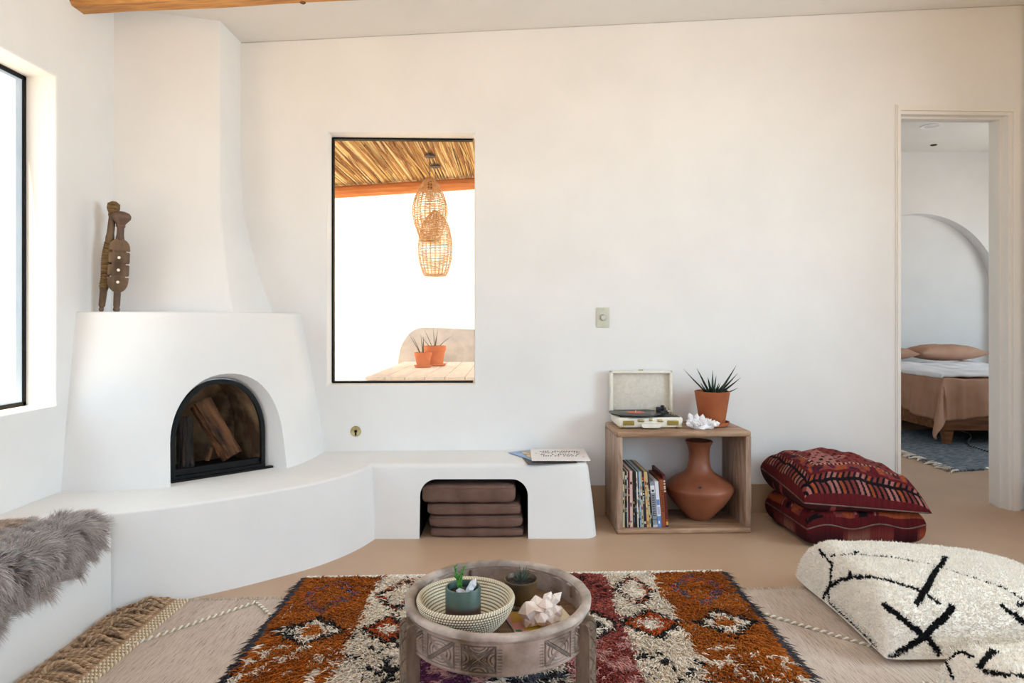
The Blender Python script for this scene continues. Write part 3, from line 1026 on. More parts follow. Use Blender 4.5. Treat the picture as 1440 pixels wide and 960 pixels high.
for z0, z1, kind in sects:
    hw = 0.045
    if kind == 'mid':
        g.box((0, 0, (z0 + z1) / 2), (2 * hw, 0.034, z1 - z0), None, 0.006)
    else:
        pts = []
        for k in range(13):
            a = PI * k / 12
            pts.append((hw * math.cos(a), (z0 if kind == 'top' else z1) + (1 if kind == 'top' else -1) * (z1 - z0) * math.sin(a) ** 0.8))
        nn = len(pts)
        o = len(g.v)
        g.v += [(x, -0.017, z) for x, z in pts] + [(x, 0.017, z) for x, z in pts]
        g.f += [tuple(o + i for i in range(nn)), tuple(o + nn + i for i in range(nn - 1, -1, -1))] + [(o + i, o + nn + i, o + nn + (i + 1) % nn, o + (i + 1) % nn) for i in range(nn)]
g.box((0, 0, 0.22), (0.058, 0.026, 0.2))
g.build('segmented_body', M['carved'], e, True, 30)
for z in (0.142, 0.2, 0.26):
    g = G(); disc_y(g, [(0.007, 0.0155), (0.007, 0.0185), (0.005, 0.02), (0, 0.02)], 14); d = g.build('ivory_dot', M['ivory'], e); d.location = (0, 0, z)
g = G(); g.lathe([(0.02, 0.345), (0.016, 0.37), (0.016, 0.405), (0.021, 0.412), (0.019, 0.42), (0.026, 0.43), (0.041, 0.448), (0.043, 0.462), (0.036, 0.475), (0.018, 0.483), (0, 0.484)], 22)
g.build('mushroom_head', M['carved_dark'], e, True, 45)

# ---- papers on the bench
pz = HZ + 0.001
def sheet(name, label, u, v, w, d, h, rz, mat, marks=None):
    global pz
    c = W(u, v, pz)
    e = thing(name, label, 'magazine', c, TH + rz, 'printed papers on the far bench')
    g = G(); g.box((0, 0, h / 2), (w, d, h), None, 0.0008, 1); g.build('pages', mat, e, False)
    pz += h + 0.0004
    return e, h
sheet('magazine', 'dark-edged tan magazine at the bottom of the paper pile on the bench', 0.2, -0.285, 0.27, 0.2, 0.003, 0.12, M['paper_dark'])
sheet('magazine', 'blue booklet sticking out left under the papers on the bench', 0.135, -0.16, 0.20, 0.26, 0.0025, 0.5, M['paper_blue'])
sheet('magazine', 'tan booklet fanned out left between the blue booklet and the top sheet', 0.2, -0.19, 0.24, 0.27, 0.0025, 0.25, M['paper_tan'])
e, h = sheet('magazine', 'white sheet with rows of dark characters on top of the bench papers', 0.265, -0.205, 0.315, 0.315, 0.004, -0.04, M['paper'])
g = G()
for r_ in range(4):
    x = -0.10 + (0.012 if r_ % 2 else 0)
    while x < 0.115 and not (r_ == 3 and x > 0.1):
        w = random.uniform(0.006, 0.013)
        if random.random() < 0.82:
            yy = 0.085 - r_ * 0.042
            g.box((x, yy, h + 0.0003), (w, 0.006, 0.0004)); g.box((x - w / 2 + .002, yy - 0.007, h + 0.0003), (0.0045, 0.016, 0.0004))
            if random.random() < .6: g.box((x + w / 2 - .002, yy + 0.006, h + 0.0003), (0.0045, 0.014, 0.0004))
        x += w + 0.006
g.box((-0.128, 0.03, h + 0.0003), (0.012, 0.005, 0.0004)); g.box((0.13, -0.06, h + 0.0003), (0.012, 0.005, 0.0004))
g.build('lettering', M['ink'], e, False)

# ================================================================== SHELF UNIT AND WHAT STANDS ON IT
su0, su1, sv0, sv1, sh = 0.558, 1.288, -0.372, -0.010, 0.5515
pt = 0.031
cub = thing('cube_shelf', 'open walnut box shelf against the white wall holding records and a clay vase', 'shelf', W((su0 + su1) / 2, (sv0 + sv1) / 2, 0), TH)
hw, hd = (su1 - su0) / 2, (sv1 - sv0) / 2
g = G(); g.b2((-hw, -hd, sh - pt), (hw, hd, sh), 0.010, 3); g.build('top_panel', M['cubby'], cub)
g = G(); g.b2((-hw, -hd, 0), (hw, hd, pt), 0.010, 3); g.build('bottom_panel', M['cubby'], cub)
for s in (-1, 1):
    g = G(); g.b2((s * hw, -hd, pt - 0.002), (s * (hw - pt), hd, sh - pt + 0.002), 0.004, 2); g.build('side_panel', M['cubby_side'], cub)

# ---- suitcase record player
pw, pd, ph = 0.362, 0.25, 0.062
rp = thing('record_player', 'open cream suitcase record player with a black record, on the walnut shelf', 'record player', W(0.763, -0.158, sh), TH)
g = G()
def taper_box(g, w, d, h, t, bev):
    bm = bmesh.new(); bmesh.ops.create_cube(bm, size=1); bmesh.ops.scale(bm, vec=(w, d, h), verts=bm.verts)
    for v in bm.verts:
        if v.co.z < 0:
            v.co.x *= 1 - t; v.co.y *= 1 - t
    bmesh.ops.bevel(bm, geom=list(bm.edges), offset=bev, segments=3, profile=0.5, affect='EDGES')
    bm.verts.index_update()
    g.add([(v.co.x, v.co.y, v.co.z + h / 2) for v in bm.verts], [[v.index for v in f.verts] for f in bm.faces]); bm.free()
    return g
taper_box(g, pw, pd, ph - 0.006, 0.035, 0.010)
for v in range(len(g.v)):
    x, y, z = g.v[v]; g.v[v] = (x, y, z + 0.006)
case = g.build('case', M['cream_vinyl'], rp)
for sx in (-1, 1):
    for sy in (-1, 1):
        g = G(); g.lathe([(0.009, 0), (0.01, 0.007)], 12); f_ = g.build('rubber_foot', M['black_metal'], case); f_.location = (sx * 0.15, sy * 0.09, 0)
g = G(); g.b2((-pw / 2 + .014, -pd / 2 + .014, ph - 0.001), (pw / 2 - .014, pd / 2 - .014, ph + 0.003), 0.003); g.build('deck', M['platter'], rp)
fy = -pd / 2 * 0.982
for s in (-1, 1):
    g = G(); g.b2((s * 0.123 - 0.031, fy - 0.006, 0.020), (s * 0.123 + 0.031, fy + 0.004, 0.046), 0.003); gr = g.build('speaker_grille', M['gold'], rp)
    g = G()
    for k in range(5):
        g.b2((s * 0.123 - 0.028, fy - 0.0075, 0.023 + k * 0.0047), (s * 0.123 + 0.028, fy - 0.005, 0.0246 + k * 0.0047))
    g.build('grille_bars', M['gold'], gr, False)
    g = G(); g.b2((s * 0.054 - 0.017, fy - 0.007, 0.038), (s * 0.054 + 0.017, fy + 0.002, 0.054), 0.002)
    g.b2((s * 0.054 - 0.012, fy - 0.010, 0.041), (s * 0.054 - .002, fy - 0.006, 0.051), 0.002); g.b2((s * 0.054 + 0.003, fy - 0.010, 0.041), (s * 0.054 + .012, fy - 0.006, 0.051), 0.002)
    g.build('latch', M['brass'], rp)
    g = G(); g.b2((s * (pw / 2 - .022) - .015, fy - 0.003, 0.006), (s * (pw / 2 - .022) + .015, fy + 0.01, 0.018), 0.003); g.build('corner_guard', M['brass'], rp)
g = G(); g.b2((-0.009, fy - 0.006, 0.042), (0.009, fy + 0.002, 0.058), 0.002); g.build('lock_plate', M['brass'], rp)
g = G()
hp = [(-0.055, 0.030), (-0.053, 0.014), (-0.045, 0.008), (0.045, 0.008), (0.053, 0.014), (0.055, 0.030)]
g.prism([(x, z) for x, z in hp], 0, 0.016)
g.v = [(x, fy - z - 0.001, y) for x, y, z in g.v]
g.build('carry_handle', M['cream_vinyl'], rp)
# lid
lid = bpy.data.objects.new('lid', None); COL.objects.link(lid); lid.parent = rp
lid.location = (-0.002, pd / 2 - 0.006, ph - 0.004); lid.rotation_euler = (math.radians(-2.5), 0, 0)
lw, lh, ld = 0.366, 0.245, 0.042
g = G()
for lo, hi in (((-lw / 2, -ld, 0), (-lw / 2 + .016, 0, lh)), ((lw / 2 - .016, -ld, 0), (lw / 2, 0, lh)), ((-lw / 2, -ld, lh - .016), (lw / 2, 0, lh)), ((-lw / 2, -ld, 0), (lw / 2, 0, .014)), ((-lw / 2 + .01, -.008, .01), (lw / 2 - .01, 0, lh - .01))):
    g.b2(lo, hi, 0.004)
g.build('lid_shell', M['cream_vinyl'], lid)
g = G(); g.b2((-lw / 2 + .017, -.012, .015), (lw / 2 - .017, -.007, lh - .017), 0.002); g.build('lid_lining', M['lid_lining'], lid)
g = G(); g.b2((-0.014, -ld * .7, lh - .001), (0.014, -ld * .7 + .012, lh + .006), 0.002); g.build('lid_catch', M['brass'], lid)
# tonearm
g = G()
g.lathe([(0.024, 0), (0.024, 0.012), (0.016, 0.016), (0.014, 0.03), (0, 0.031)], 20, (0.118, 0.055, ph + .002))
g.tube([(0.118, 0.075, ph + .030), (0.118, 0.05, ph + .032), (0.110, -0.02, ph + .028), (0.080, -0.072, ph + .024)], [0.005, 0.0045, 0.004, 0.004], 8)
g.box((0.075, -0.08, ph + .021), (0.016, 0.03, 0.012), Matrix.Rotation(-0.4, 3, 'Z'), 0.003)
g.box((0.118, 0.075, ph + .032), (0.02, 0.024, 0.02), None, 0.004)
g.box((0.085, 0.035, ph + .024), (0.03, 0.012, 0.026), None, 0.004)
g.build('tonearm', M['platter'], rp)
for k, (x, y) in enumerate(((0.145, -0.02), (0.148, -0.06), (0.146, 0.03))):
    g = G(); g.lathe([(0.006, 0), (0.006, 0.008), (0.004, 0.01), (0, 0.01)], 12); kb = g.build('control_knob', M['brass'], rp); kb.location = (x, y, ph + .003)
rec = thing('vinyl_record', 'black record with a salmon label lying on the cream suitcase player', 'record', W(0.763 - 0.058, -0.158 - 0.004, sh + ph + 0.012), TH)
g = G()
prof = [(0.0035, 0.0), (0.151, 0.0), (0.1515, 0.001), (0.151, 0.002)]
for k in range(44):
    r_ = 0.149 - k * 0.0022
    prof.append((r_, 0.002 - (0.0004 if k % 2 else 0)))
prof += [(0.05, 0.0022), (0.0035, 0.0022)]
g.lathe(prof, 72); g.build('disc', M['vinyl'], rec, True, 80)
g = G(); g.lathe([(0.0036, 0.0023), (0.049, 0.0023), (0.049, 0.0028), (0.0036, 0.0028)], 48); lb_ = g.build('label_disc', M['red_label'], rec)
g = G(); g.lathe([(0.0033, -0.010), (0.0033, 0.008), (0.002, 0.011), (0, 0.011)], 10); g.build('spindle', M['brass'], rp).location = (-0.058, -0.004, ph + 0.012)
g = G(); g.lathe([(0.14, 0.003), (0.14, 0.0115), (0.12, 0.0118), (0, 0.0118)], 48); g.build('platter', M['platter'], rp).location = (-0.058, -0.004, ph)

# ---- potted aloe on the shelf
def leaf(g, p0, d, L, r, curve, seg=7, flat=0.5, col=None):
    p0, d = Vector(p0), Vector(d).normalized()
    pts, rs = [], []
    for i in range(seg + 1):
        t = i / seg
        pts.append(p0 + d * L * t + Vector(curve) * L * t * t)
        rs.append(max(r * (0.75 + 0.5 * t - 1.25 * t * t) if t < 0.999 else 0.0004, 0.0005))
    g.tube([p[:] for p in pts], rs, 6, True, col, flat)
e = thing('potted_aloe', 'dark spiky aloe in a plain terracotta pot and saucer on the walnut shelf', 'potted plant', W(1.140, -0.178, sh), TH)
g = G(); g.lathe([(0.0, 0.002), (0.072, 0.0), (0.088, 0.006), (0.094, 0.026), (0.089, 0.026), (0.082, 0.012), (0, 0.010)], 48); g.build('saucer', M['terracotta'], e)
g = G(); g.lathe([(0.0, 0.012), (0.064, 0.012), (0.070, 0.02), (0.0965, 0.185), (0.0975, 0.195), (0.092, 0.197), (0.088, 0.185), (0.084, 0.16), (0, 0.16)], 56); g.build('pot', M['terracotta'], e)
g = G(); g.lathe([(0.086, 0.170), (0.05, 0.176), (0, 0.178)], 32); g.build('soil', M['soil'], e)
g = G()
for (dx, dz, L, cx) in ((-0.78, 0.75, 0.175, -0.10), (-0.55, 0.95, 0.155, -0.08), (-0.32, 0.9, 0.10, 0), (-0.02, 1, 0.125, 0.02), (0.12, 1, 0.1, 0.02), (0.72, 0.8, 0.19, 0.02), (0.85, 0.62, 0.165, 0.06), (0.95, 0.5, 0.16, 0.1), (1, 0.22, 0.125, 0.0), (0.75, 0.35, 0.09, 0), (-0.9, 0.4, 0.06, 0), (0.4, .9, .07, 0)):
    leaf(g, (dx * 0.02 + 0.006, random.uniform(-.012, .012) , 0.168), (dx, random.uniform(-.3, .3), dz), L, 0.0135, (cx, 0, 0.18), 8)
for k in range(10):
    a = 2 * PI * k / 10
    leaf(g, (0.012 * math.cos(a), 0.012 * math.sin(a), 0.168), (math.cos(a), math.sin(a), 1.1), random.uniform(.05, .08), 0.010, (0, 0, 0.15), 6)
g.build('leaves', M['aloe'], e, True, 80)

# ---- quartz clusters
def crystals(g, specs, seed):
    rnd = random.Random(seed)
    for (p, d, L, r) in specs:
        d = Vector(d).normalized()
        q = d.to_track_quat('Z', 'Y').to_matrix()
        tw = rnd.uniform(0, PI)
        vs = []
        for (rr, z) in ((r * 0.85, 0), (r, L * 0.68), (0.0, L)):
            for k in range(6):
                a = tw + 2 * PI * k / 6
                j = 1 + rnd.uniform(-.15, .15)
                vs.append((Vector(p) + q @ Vector((rr * j * math.cos(a), rr * j * math.sin(a), z * (1 + (rnd.uniform(-.05, .05) if rr else 0)))))[:])
        fs = [(5, 4, 3, 2, 1, 0)]
        for i in range(2):
            for k in range(6):
                fs.append((i * 6 + k, i * 6 + (k + 1) % 6, (i + 1) * 6 + (k + 1) % 6, (i + 1) * 6 + k))
        g.add(vs, fs)
def lump(g, r, c, seed, amp=.25, n=3):
    bm = bmesh.new(); bmesh.ops.create_icosphere(bm, subdivisions=n, radius=1)
    for v in bm.verts:
        k = 1 + amp * mnoise.noise(v.co * 1.6 + Vector((seed, 0, 0))) + amp * .6 * mnoise.noise(v.co * 4 + Vector((0, seed, 0)))
        v.co = Vector((v.co.x * r[0] * k + c[0], v.co.y * r[1] * k + c[1], max(v.co.z * r[2] * k + c[2], 0.0)))
    bm.verts.index_update()
    g.add([v.co[:] for v in bm.verts], [[v.index for v in f.verts] for f in bm.faces]); bm.free()
e = W(1.045, -0.282, sh)
g = G(); lump(g, (0.066, 0.04, 0.032), (0.0, 0, 0.022), 3, 0.35)
sp = []
rnd = random.Random(5)
for k in range(34):
    a = rnd.uniform(-1, 1); x = a * 0.06
    sp.append(((x, rnd.uniform(-.025, .02), 0.018), (a * 0.9 + rnd.uniform(-.5, .5), rnd.uniform(-.9, .3), rnd.uniform(.25, 1.1)), rnd.uniform(.03, .05), rnd.uniform(.009, .015)))
sp += [((-0.05, 0, .03), (-.35, 0, 1), .062, .017), ((-0.03, 0, .03), (0.05, -.1, 1), .055, .016), ((0.0, 0, .03), (.15, 0, 1), .052, .017), ((0.05, -.01, .022), (1, -.1, .22), .05, .017)]
crystals(g, sp, 4)
o = g.build('quartz_cluster', M['crystal'], None, False); o.location = e; o.rotation_euler = (0, 0, TH)
tag(o, 'white quartz crystal cluster beside the aloe pot on the walnut shelf', 'crystal')

# ---- clay vase in the shelf
e = thing('clay_vase', 'large burnished clay vase with narrow neck inside the walnut shelf', 'vase', W(1.057, -0.202, pt), TH)
prof = [(0.0, 0.0), (0.048, 0.0), (0.058, 0.006)]
for r_, z in ((0.08, 0.025), (0.112, 0.06), (0.144, 0.097), (0.170, 0.133), (0.185, 0.162), (0.1895, 0.177), (0.1885, 0.184), (0.183, 0.193), (0.168, 0.209), (0.140, 0.230), (0.105, 0.249), (0.081, 0.265), (0.066, 0.288), (0.0575, 0.325), (0.056, 0.365), (0.059, 0.398), (0.067, 0.42), (0.0765, 0.436), (0.073, 0.441), (0.064, 0.434), (0.052, 0.41), (0.05, 0.36), (0.06, 0.29), (0.0, 0.26)):
    prof.append((r_, z))
g = G(); g.lathe(prof, 72); g.build('vase_body', M['vase'], e, True, 50)
g = G(); g.lathe([(0.0, 0.004), (0.006, 0.002), (0.008, -0.002)], 12); h_ = g.build('chip_mark', M['ink'], e)
h_.location = (-0.045, -0.156, 0.214); h_.rotation_euler = (math.radians(50), 0, -0.28)

# ---- records and books
bs = [  # width, height, tilt(deg), colour, label, kind
    (0.010, .300, 0.3, '#c9c4a0', 'pale yellow-green record sleeve, first from the left in the shelf'),
    (0.008, .300, 0.4, '#22241f', 'black record sleeve with pale flecks, second from the left in the shelf'),
    (0.005, .302, 0.5, '#d5cfc0', 'thin cream record sleeve between the black and the plum ones'),
    (0.007, .300, 0.6, '#6b1d3a', 'plum record sleeve left of the pink one in the shelf'),
    (0.013, .303, 0.8, '#d9b9ac', 'dusty pink record sleeve among the records in the shelf'),
    (0.009, .300, 1.0, '#2b1d18', 'dark brown record sleeve right of the pink one'),
    (0.007, .300, 1.3, '#1a1a1c', 'black record sleeve right of the dark brown one'),
    (0.005, .300, 1.6, '#dddad4', 'thin white record sleeve left of the blue one'),
    (0.006, .301, 1.9, '#1d2028', 'near-black record sleeve pressed against the light blue one'),
    (0.006, .301, 2.2, '#8fb6cf', 'light blue record sleeve in the middle of the records'),
    (0.009, .300, 2.6, '#b9b196', 'khaki record sleeve right of the light blue one'),
    (0.012, .300, 3.0, '#232532', 'dark navy record sleeve with small colour flecks'),
    (0.010, .300, 3.6, '#d6a86c', 'golden tan record sleeve right of the navy one'),
    (0.007, .300, 4.4, '#c2b990', 'pale olive record sleeve right of the golden tan one'),
    (0.007, .297, 5.0, '#1b1716', 'black record sleeve just left of the grey lettered book'),
]
bk = [
    (0.020, .245, 4.6, '#8d929c', 'grey book with dark lettering down its spine, on the shelf'),
    (0.016, .248, 4.4, '#dfe2ea', 'white book with blue spine patches right of the grey book'),
    (0.017, .257, 3.6, '#8d4a2a', 'rust-brown book with dark lettering on its spine'),
    (0.012, .284, 4.0, '#5a1f1b', 'tall dark red book rightmost in the row next to the vase'),
]
x = su0 + pt + 0.004
vfr = sv0 + 0.018
for i, (w, h, tilt, c, lab) in enumerate(bs + bk):
    w *= 1.27
    isb = i >= len(bs)
    dep = 0.305 if not isb else 0.235
    cc = HA(c)
    rnd = random.Random(i * 13)
    e = thing('book' if isb else 'record_sleeve', lab, 'book' if isb else 'record', W(x + w / 2, vfr + rnd.uniform(0, .006), pt + .001), 0, 'records and books in the walnut shelf')
    tl = math.radians(tilt)
    lift = math.sin(tl) * w / 2
    e.location.z += lift
    e.rotation_euler = (0, -tl, TH)
    g = G()
    # sleeve with spine flecks by colour patches down the spine
    g.b2((-w / 2, 0, 0), (w / 2, dep, h), 0.0012, 1)
    cols = []
    for (vx, vy, vz) in g.v:
        cols.append(tuple(cc))
    g.c = cols
    bd = g.build('cover', M['print'], e, False)
    g = G(); g.c = []
    if not isb:
        nfl = rnd.randint(3, 7) if w < .007 else rnd.randint(6, 12)
        for k in range(nfl):
            z0 = rnd.uniform(0.01, h - .04); hh = rnd.uniform(.004, .022)
            pal = ['#e8e2d0', '#d8cfae', '#20201f', '#a8462e', '#b8b0a0', '#3a6a7a', '#151515']
            g.b2((-w * .32, -0.0006, z0), (w * rnd.uniform(.0, .34), 0.001, z0 + hh), 0, 1, HA(rnd.choice(pal)))
        g.build('lettering', M['print'], e, False)  # random coloured print flecks down the spine, not letters
    else:
        j = i - len(bs)
        dk = HA('#1d1d22')
        if j == 0:
            g.b2((-w * .5, -.0006, .0), (w * .5, .001, .012), 0, 1, HA('#c8cbd2'))
            g.b2((-w * .45, -.0006, .185), (w * .45, .001, .225), 0, 1, HA('#dfe1e6')); g.box((0, -.0004, .197), (w * .55, .002, .012), None, 0.004, 2, dk)
            g.b2((-w * .5, -.0006, .040), (w * .5, .001, .043), 0, 1, dk)
            z = .06
            while z < .17:
                g.b2((-w * .28, -.0006, z), (w * .28, .001, z + .004), 0, 1, dk)
                if rnd.random() < .6: g.b2((-w * .28, -.0006, z), (-w * .12, .001, z + .009), 0, 1, dk)
                z += .012
        elif j == 1:
            g.b2((-w * .5, -.0006, 0), (w * .5, .001, .06), 0, 1, HA('#5f86c4')); g.b2((-w * .4, -.0006, .12), (w * .4, .001, .15), 0, 1, HA('#6f8fcc'))
            g.b2((-w * .3, -.0008, .07), (w * .3, .001, .11), 0, 1, HA('#aab6d6')); g.b2((-w * .3, -.0009, .02), (w * .1, .001, .035), 0, 1, HA('#e8ecf4'))
        elif j == 2:
            z = .085
            while z < .2:
                g.b2((-w * .24, -.0006, z), (w * .24, .001, z + .004), 0, 1, HA('#3b1a12'))
                if rnd.random() < .5: g.b2((w * .08, -.0006, z), (w * .24, .001, z + .009), 0, 1, HA('#3b1a12'))
                z += .011
        else:
            for z in (.19, .205, .215, .23, .245):
                g.b2((-w * .3, -.0006, z), (w * .3, .001, z + .008), 0, 1, HA('#d8cdb4'))
            g.b2((-w * .4, -.0006, .012), (w * .4, .001, .03), 0, 1, HA('#d2a34c')); g.b2((-w * .4, -.0006, .0), (w * .4, .001, .008), 0, 1, HA('#2a3a50')); g.b2((-w * .4, -.0006, .033), (w * .4, .001, .043), 0, 1, HA('#a3382c'))
        g.build('lettering', M['print'], e, False)
    nt_ = (bs + bk)[min(i + 1, len(bs + bk) - 1)][2]
    x += w + 0.0006 + 0.30 * max(0, math.sin(math.radians(nt_ - tilt))) * 0.12

# ================================================================== POUFS
_T = RNG.random((256, 256))
def vnoise(x, y, s=0):
    x = np.asarray(x, float) + s * 17.31; y = np.asarray(y, float) + s * 9.73
    xi = np.floor(x).astype(int); yi = np.floor(y).astype(int)
    fx = x - xi; fy = y - yi
    fx = fx * fx * (3 - 2 * fx); fy = fy * fy * (3 - 2 * fy)
    g = lambda a, b: _T[a % 256, b % 256]
    return (g(xi, yi) * (1 - fx) + g(xi + 1, yi) * fx) * (1 - fy) + (g(xi, yi + 1) * (1 - fx) + g(xi + 1, yi + 1) * fx) * fy


def seg_dist(u, v, a, b):
    dx, dy = b[0] - a[0], b[1] - a[1]
    L2 = dx * dx + dy * dy + 1e-12
    t = np.clip(((u - a[0]) * dx + (v - a[1]) * dy) / L2, 0, 1)
    return np.hypot(u - a[0] - t * dx, v - a[1] - t * dy)


def pad(w, d, Hh, zs_fn, n=150, m_=120, p=2.4, q=0.5, sides=None, pinch=0.06, wr=0.01, seed=0, lowq=0.3, tilt=(0, 0), corner=0.0, dome=0.0):
    """a stuffed square floor cushion: top and bottom skins meeting at a seam.  Returns U, V, top, bottom"""
    # denser sampling towards the seam
    a = np.linspace(-1, 1, n); b = np.linspace(-1, 1, m_)
    a = np.sin(a * PI / 2) * 0.9 + a * 0.1; b = np.sin(b * PI / 2) * 0.9 + b * 0.1
    U, V = np.meshgrid(a, b, indexing='ij')
    X = U * w / 2 * (1 - pinch * (1 - V ** 2)); Y = V * d / 2 * (1 - pinch * (1 - U ** 2))
    pu = p if sides is None else np.where(U < 0, sides[0], sides[1]); pv = p if sides is None else np.where(V < 0, sides[2], sides[3])
    P = np.clip((1 - np.abs(U) ** pu) * (1 - np.abs(V) ** pv), 0, 1)
    zs = zs_fn(U, V)
    P1 = P ** q
    bul = 1 + corner * P ** 0.25
    wn = (vnoise(U * 3 + 9, V * 3 + 5, seed) - .5) * 1.0 + (vnoise(U * 7, V * 7, seed + 1) - .5) * .5
    T = zs + (Hh - zs) * P1 + wr * wn * P ** .2 + (tilt[0] * U + tilt[1] * V) * P ** .3 + dome * (1 - U ** 2) * (1 - V ** 2)
    B = zs * (1 - P ** lowq)
    return U, V, X, Y, T, B


def pad_mesh(name, mat, parent, U, V, X, Y, T, B, colfn):
    n, m_ = U.shape
    top = np.stack([X, Y, T], -1).reshape(-1, 3); bo = np.stack([X, Y, B], -1).reshape(-1, 3)
    ct = colfn(U, V, True).reshape(-1, 3); cb = colfn(U, V, False).reshape(-1, 3)
    # one welded skin: interior of the bottom joins the rim of the top
    idx = np.arange(n * m_).reshape(n, m_)
    bidx = idx + n * m_
    rim = np.zeros((n, m_), bool); rim[0] = rim[-1] = True; rim[:, 0] = rim[:, -1] = True
    bidx[rim] = idx[rim]
    def faces(ix, flip):
        f = np.stack([ix[:-1, :-1], ix[1:, :-1], ix[1:, 1:], ix[:-1, 1:]], -1).reshape(-1, 4)
        return f[:, ::-1] if flip else f
    F = np.concatenate([faces(idx, False), faces(bidx, True)])
    Vv = np.concatenate([top, bo]); C = np.concatenate([ct, cb])
    used = np.zeros(len(Vv), bool); used[F.ravel()] = True
    remap = np.cumsum(used) - 1
    return fast(name, Vv[used], remap[F], mat, parent, C[used])


def pile_on(name, parent, mat, U, V, X, Y, T, colfn, N, L, R, seed, lean=0.35):
    n, m_ = U.shape
    rg = np.random.default_rng(seed)
    P3 = np.stack([X, Y, T], -1)
    e1 = P3[1:, :-1] - P3[:-1, :-1]; e2 = P3[:-1, 1:] - P3[:-1, :-1]
    nn = np.cross(e1, e2); ar = np.linalg.norm(nn, axis=-1)
    pr = (ar / ar.sum()).ravel()
    ii = rg.choice(len(pr), N, p=pr)
    i, j = ii // (m_ - 1), ii % (m_ - 1)
    s, t = rg.random(N), rg.random(N)
    bl = lambda A: (A[i, j] * ((1 - s) * (1 - t))[..., None] + A[i + 1, j] * (s * (1 - t))[..., None] + A[i, j + 1] * ((1 - s) * t)[..., None] + A[i + 1, j + 1] * (s * t)[..., None])
    root = bl(P3)
    nrm = nn[i, j] / (ar[i, j][:, None] + 1e-12)
    d = nrm + rg.normal(size=(N, 3)) * lean
    col = colfn(root)
    col = col * rg.uniform(.88, 1.08, (N, 1))
    Vv, F, C = strands(root - nrm * 0.002, d, rg.normal(size=(N, 3)) * .25, np.full(N, L) * rg.uniform(.7, 1.3, N), np.full(N, R), 2, col)
    o = fast(name, Vv, F, mat, parent, C, False)
    o['kind'] = 'stuff'
    return o


WHITE_WOOL = HA('#efe8de'); BLACK_WOOL = HA('#141313')
def line_pattern(lines):
    """black yarn lines woven along paths lying on the cover; lines = [(points in space, half width)]"""
    def f(P):
        c = np.ones(P.shape) * WHITE_WOOL
        wob = ((vnoise(P[..., 0] * 170, P[..., 1] * 170 + P[..., 2] * 120, 3) - .5) * 0.007)[..., None]
        Q = P + wob
        for pts, half in lines:
            dist = np.full(P.shape[:-1], 9.0)
            for p0, p1 in zip(pts[:-1], pts[1:]):
                p0, p1 = np.array(p0), np.array(p1)
                e_ = p1 - p0
                t = np.clip(((Q - p0) @ e_) / (e_ @ e_ + 1e-12), 0, 1)
                dist = np.minimum(dist, np.linalg.norm(Q - p0 - t[..., None] * e_, axis=-1))
            c[dist < half] = BLACK_WOOL
        return c
    return f


def wool_pouf(label, loc, S, lines, npile, seed):
    e = thing('floor_pouf', label, 'pouf', loc, 0.0)
    U, V, X, Y, T, B = S
    f = line_pattern(lines)
    pad_mesh('cover', M['berber'], e, *S, lambda u, v, top: f(np.stack([X, Y, T], -1)) if top else np.ones(u.shape + (3,)) * WHITE_WOOL)
    pile_on('pile', e, M['shag'], U, V, X, Y, T, f, npile, 0.0085, 0.0029, seed)
    return e


LW_ = 0.0105
LINES1 = [
    ([(-0.44, -0.248, 0.161), (-0.427, -0.278, 0.154), (-0.417, -0.298, 0.144), (-0.401, -0.312, 0.13), (-0.381, -0.32, 0.117), (-0.359, -0.327, 0.098), (-0.33, -0.331, 0.076), (-0.308, -0.334, 0.04)], LW_),
    ([(-0.22, -0.27, 0.163), (-0.25, -0.291, 0.15), (-0.275, -0.304, 0.137), (-0.307, -0.314, 0.124), (-0.33, -0.323, 0.108), (-0.351, -0.329, 0.092), (-0.406, -0.335, 0.064), (-0.470, -0.339, 0.03)], LW_),
    ([(-0.349, 0.102, 0.219), (-0.447, -0.038, 0.178)], LW_ * .9),
    ([(-0.471, 0.120, 0.03), (-0.47, 0.083, 0.087), (-0.46, 0.008, 0.146), (-0.447, -0.048, 0.177), (-0.425, -0.098, 0.199), (-0.39, -0.149, 0.21), (-0.347, -0.179, 0.206), (-0.298, -0.203, 0.195), (-0.276, -0.226, 0.186), (-0.259, -0.261, 0.171)], LW_ * .75),
    ([(0.003, 0.1, 0.203), (-0.08, 0.002, 0.204), (-0.186, -0.119, 0.215), (-0.227, -0.16, 0.202), (-0.271, -0.203, 0.193), (-0.335, -0.263, 0.173)], LW_),
    ([(-0.45, 0.093, 0.173), (-0.466, 0.073, 0.118), (-0.47, 0.078, 0.087)], LW_ * .8),
    ([(-0.443, 0.218, 0.187), (-0.446, 0.172, 0.18)], LW_ * .7), ([(-0.446, 0.172, 0.18), (-0.45, 0.093, 0.173)], .004),
    ([(-0.434, 0.131, 0.195), (-0.408, 0.092, 0.212), (-0.378, 0.073, 0.22), (-0.316, 0.057, 0.22), (-0.249, 0.047, 0.219), (-0.19, 0.032, 0.212), (-0.133, 0.017, 0.205), (-0.117, -0.017, 0.207), (-0.107, -0.066, 0.214), (-0.08, -0.1, 0.213), (-0.041, -0.119, 0.204), (-0.008, -0.146, 0.197), (0.031, -0.168, 0.188), (0.053, -0.224, 0.17)], .0042),
    ([(-0.47, 0.083, 0.087), (-0.471, 0.073, 0.03), (-0.475, -0.199, 0.03), (-0.481, -0.286, 0.03)], .005),
    ([(-0.042, -0.262, 0.162), (-0.025, -0.283, 0.147), (-0.003, -0.301, 0.128), (0.03, -0.32, 0.1)], LW_), ([(0.02, -0.252, 0.162), (0.2, -0.20, 0.165)], LW_ * .8),
    ([(0.12, 0.22, 0.17), (0.32, -0.1, 0.12)], LW_),
]
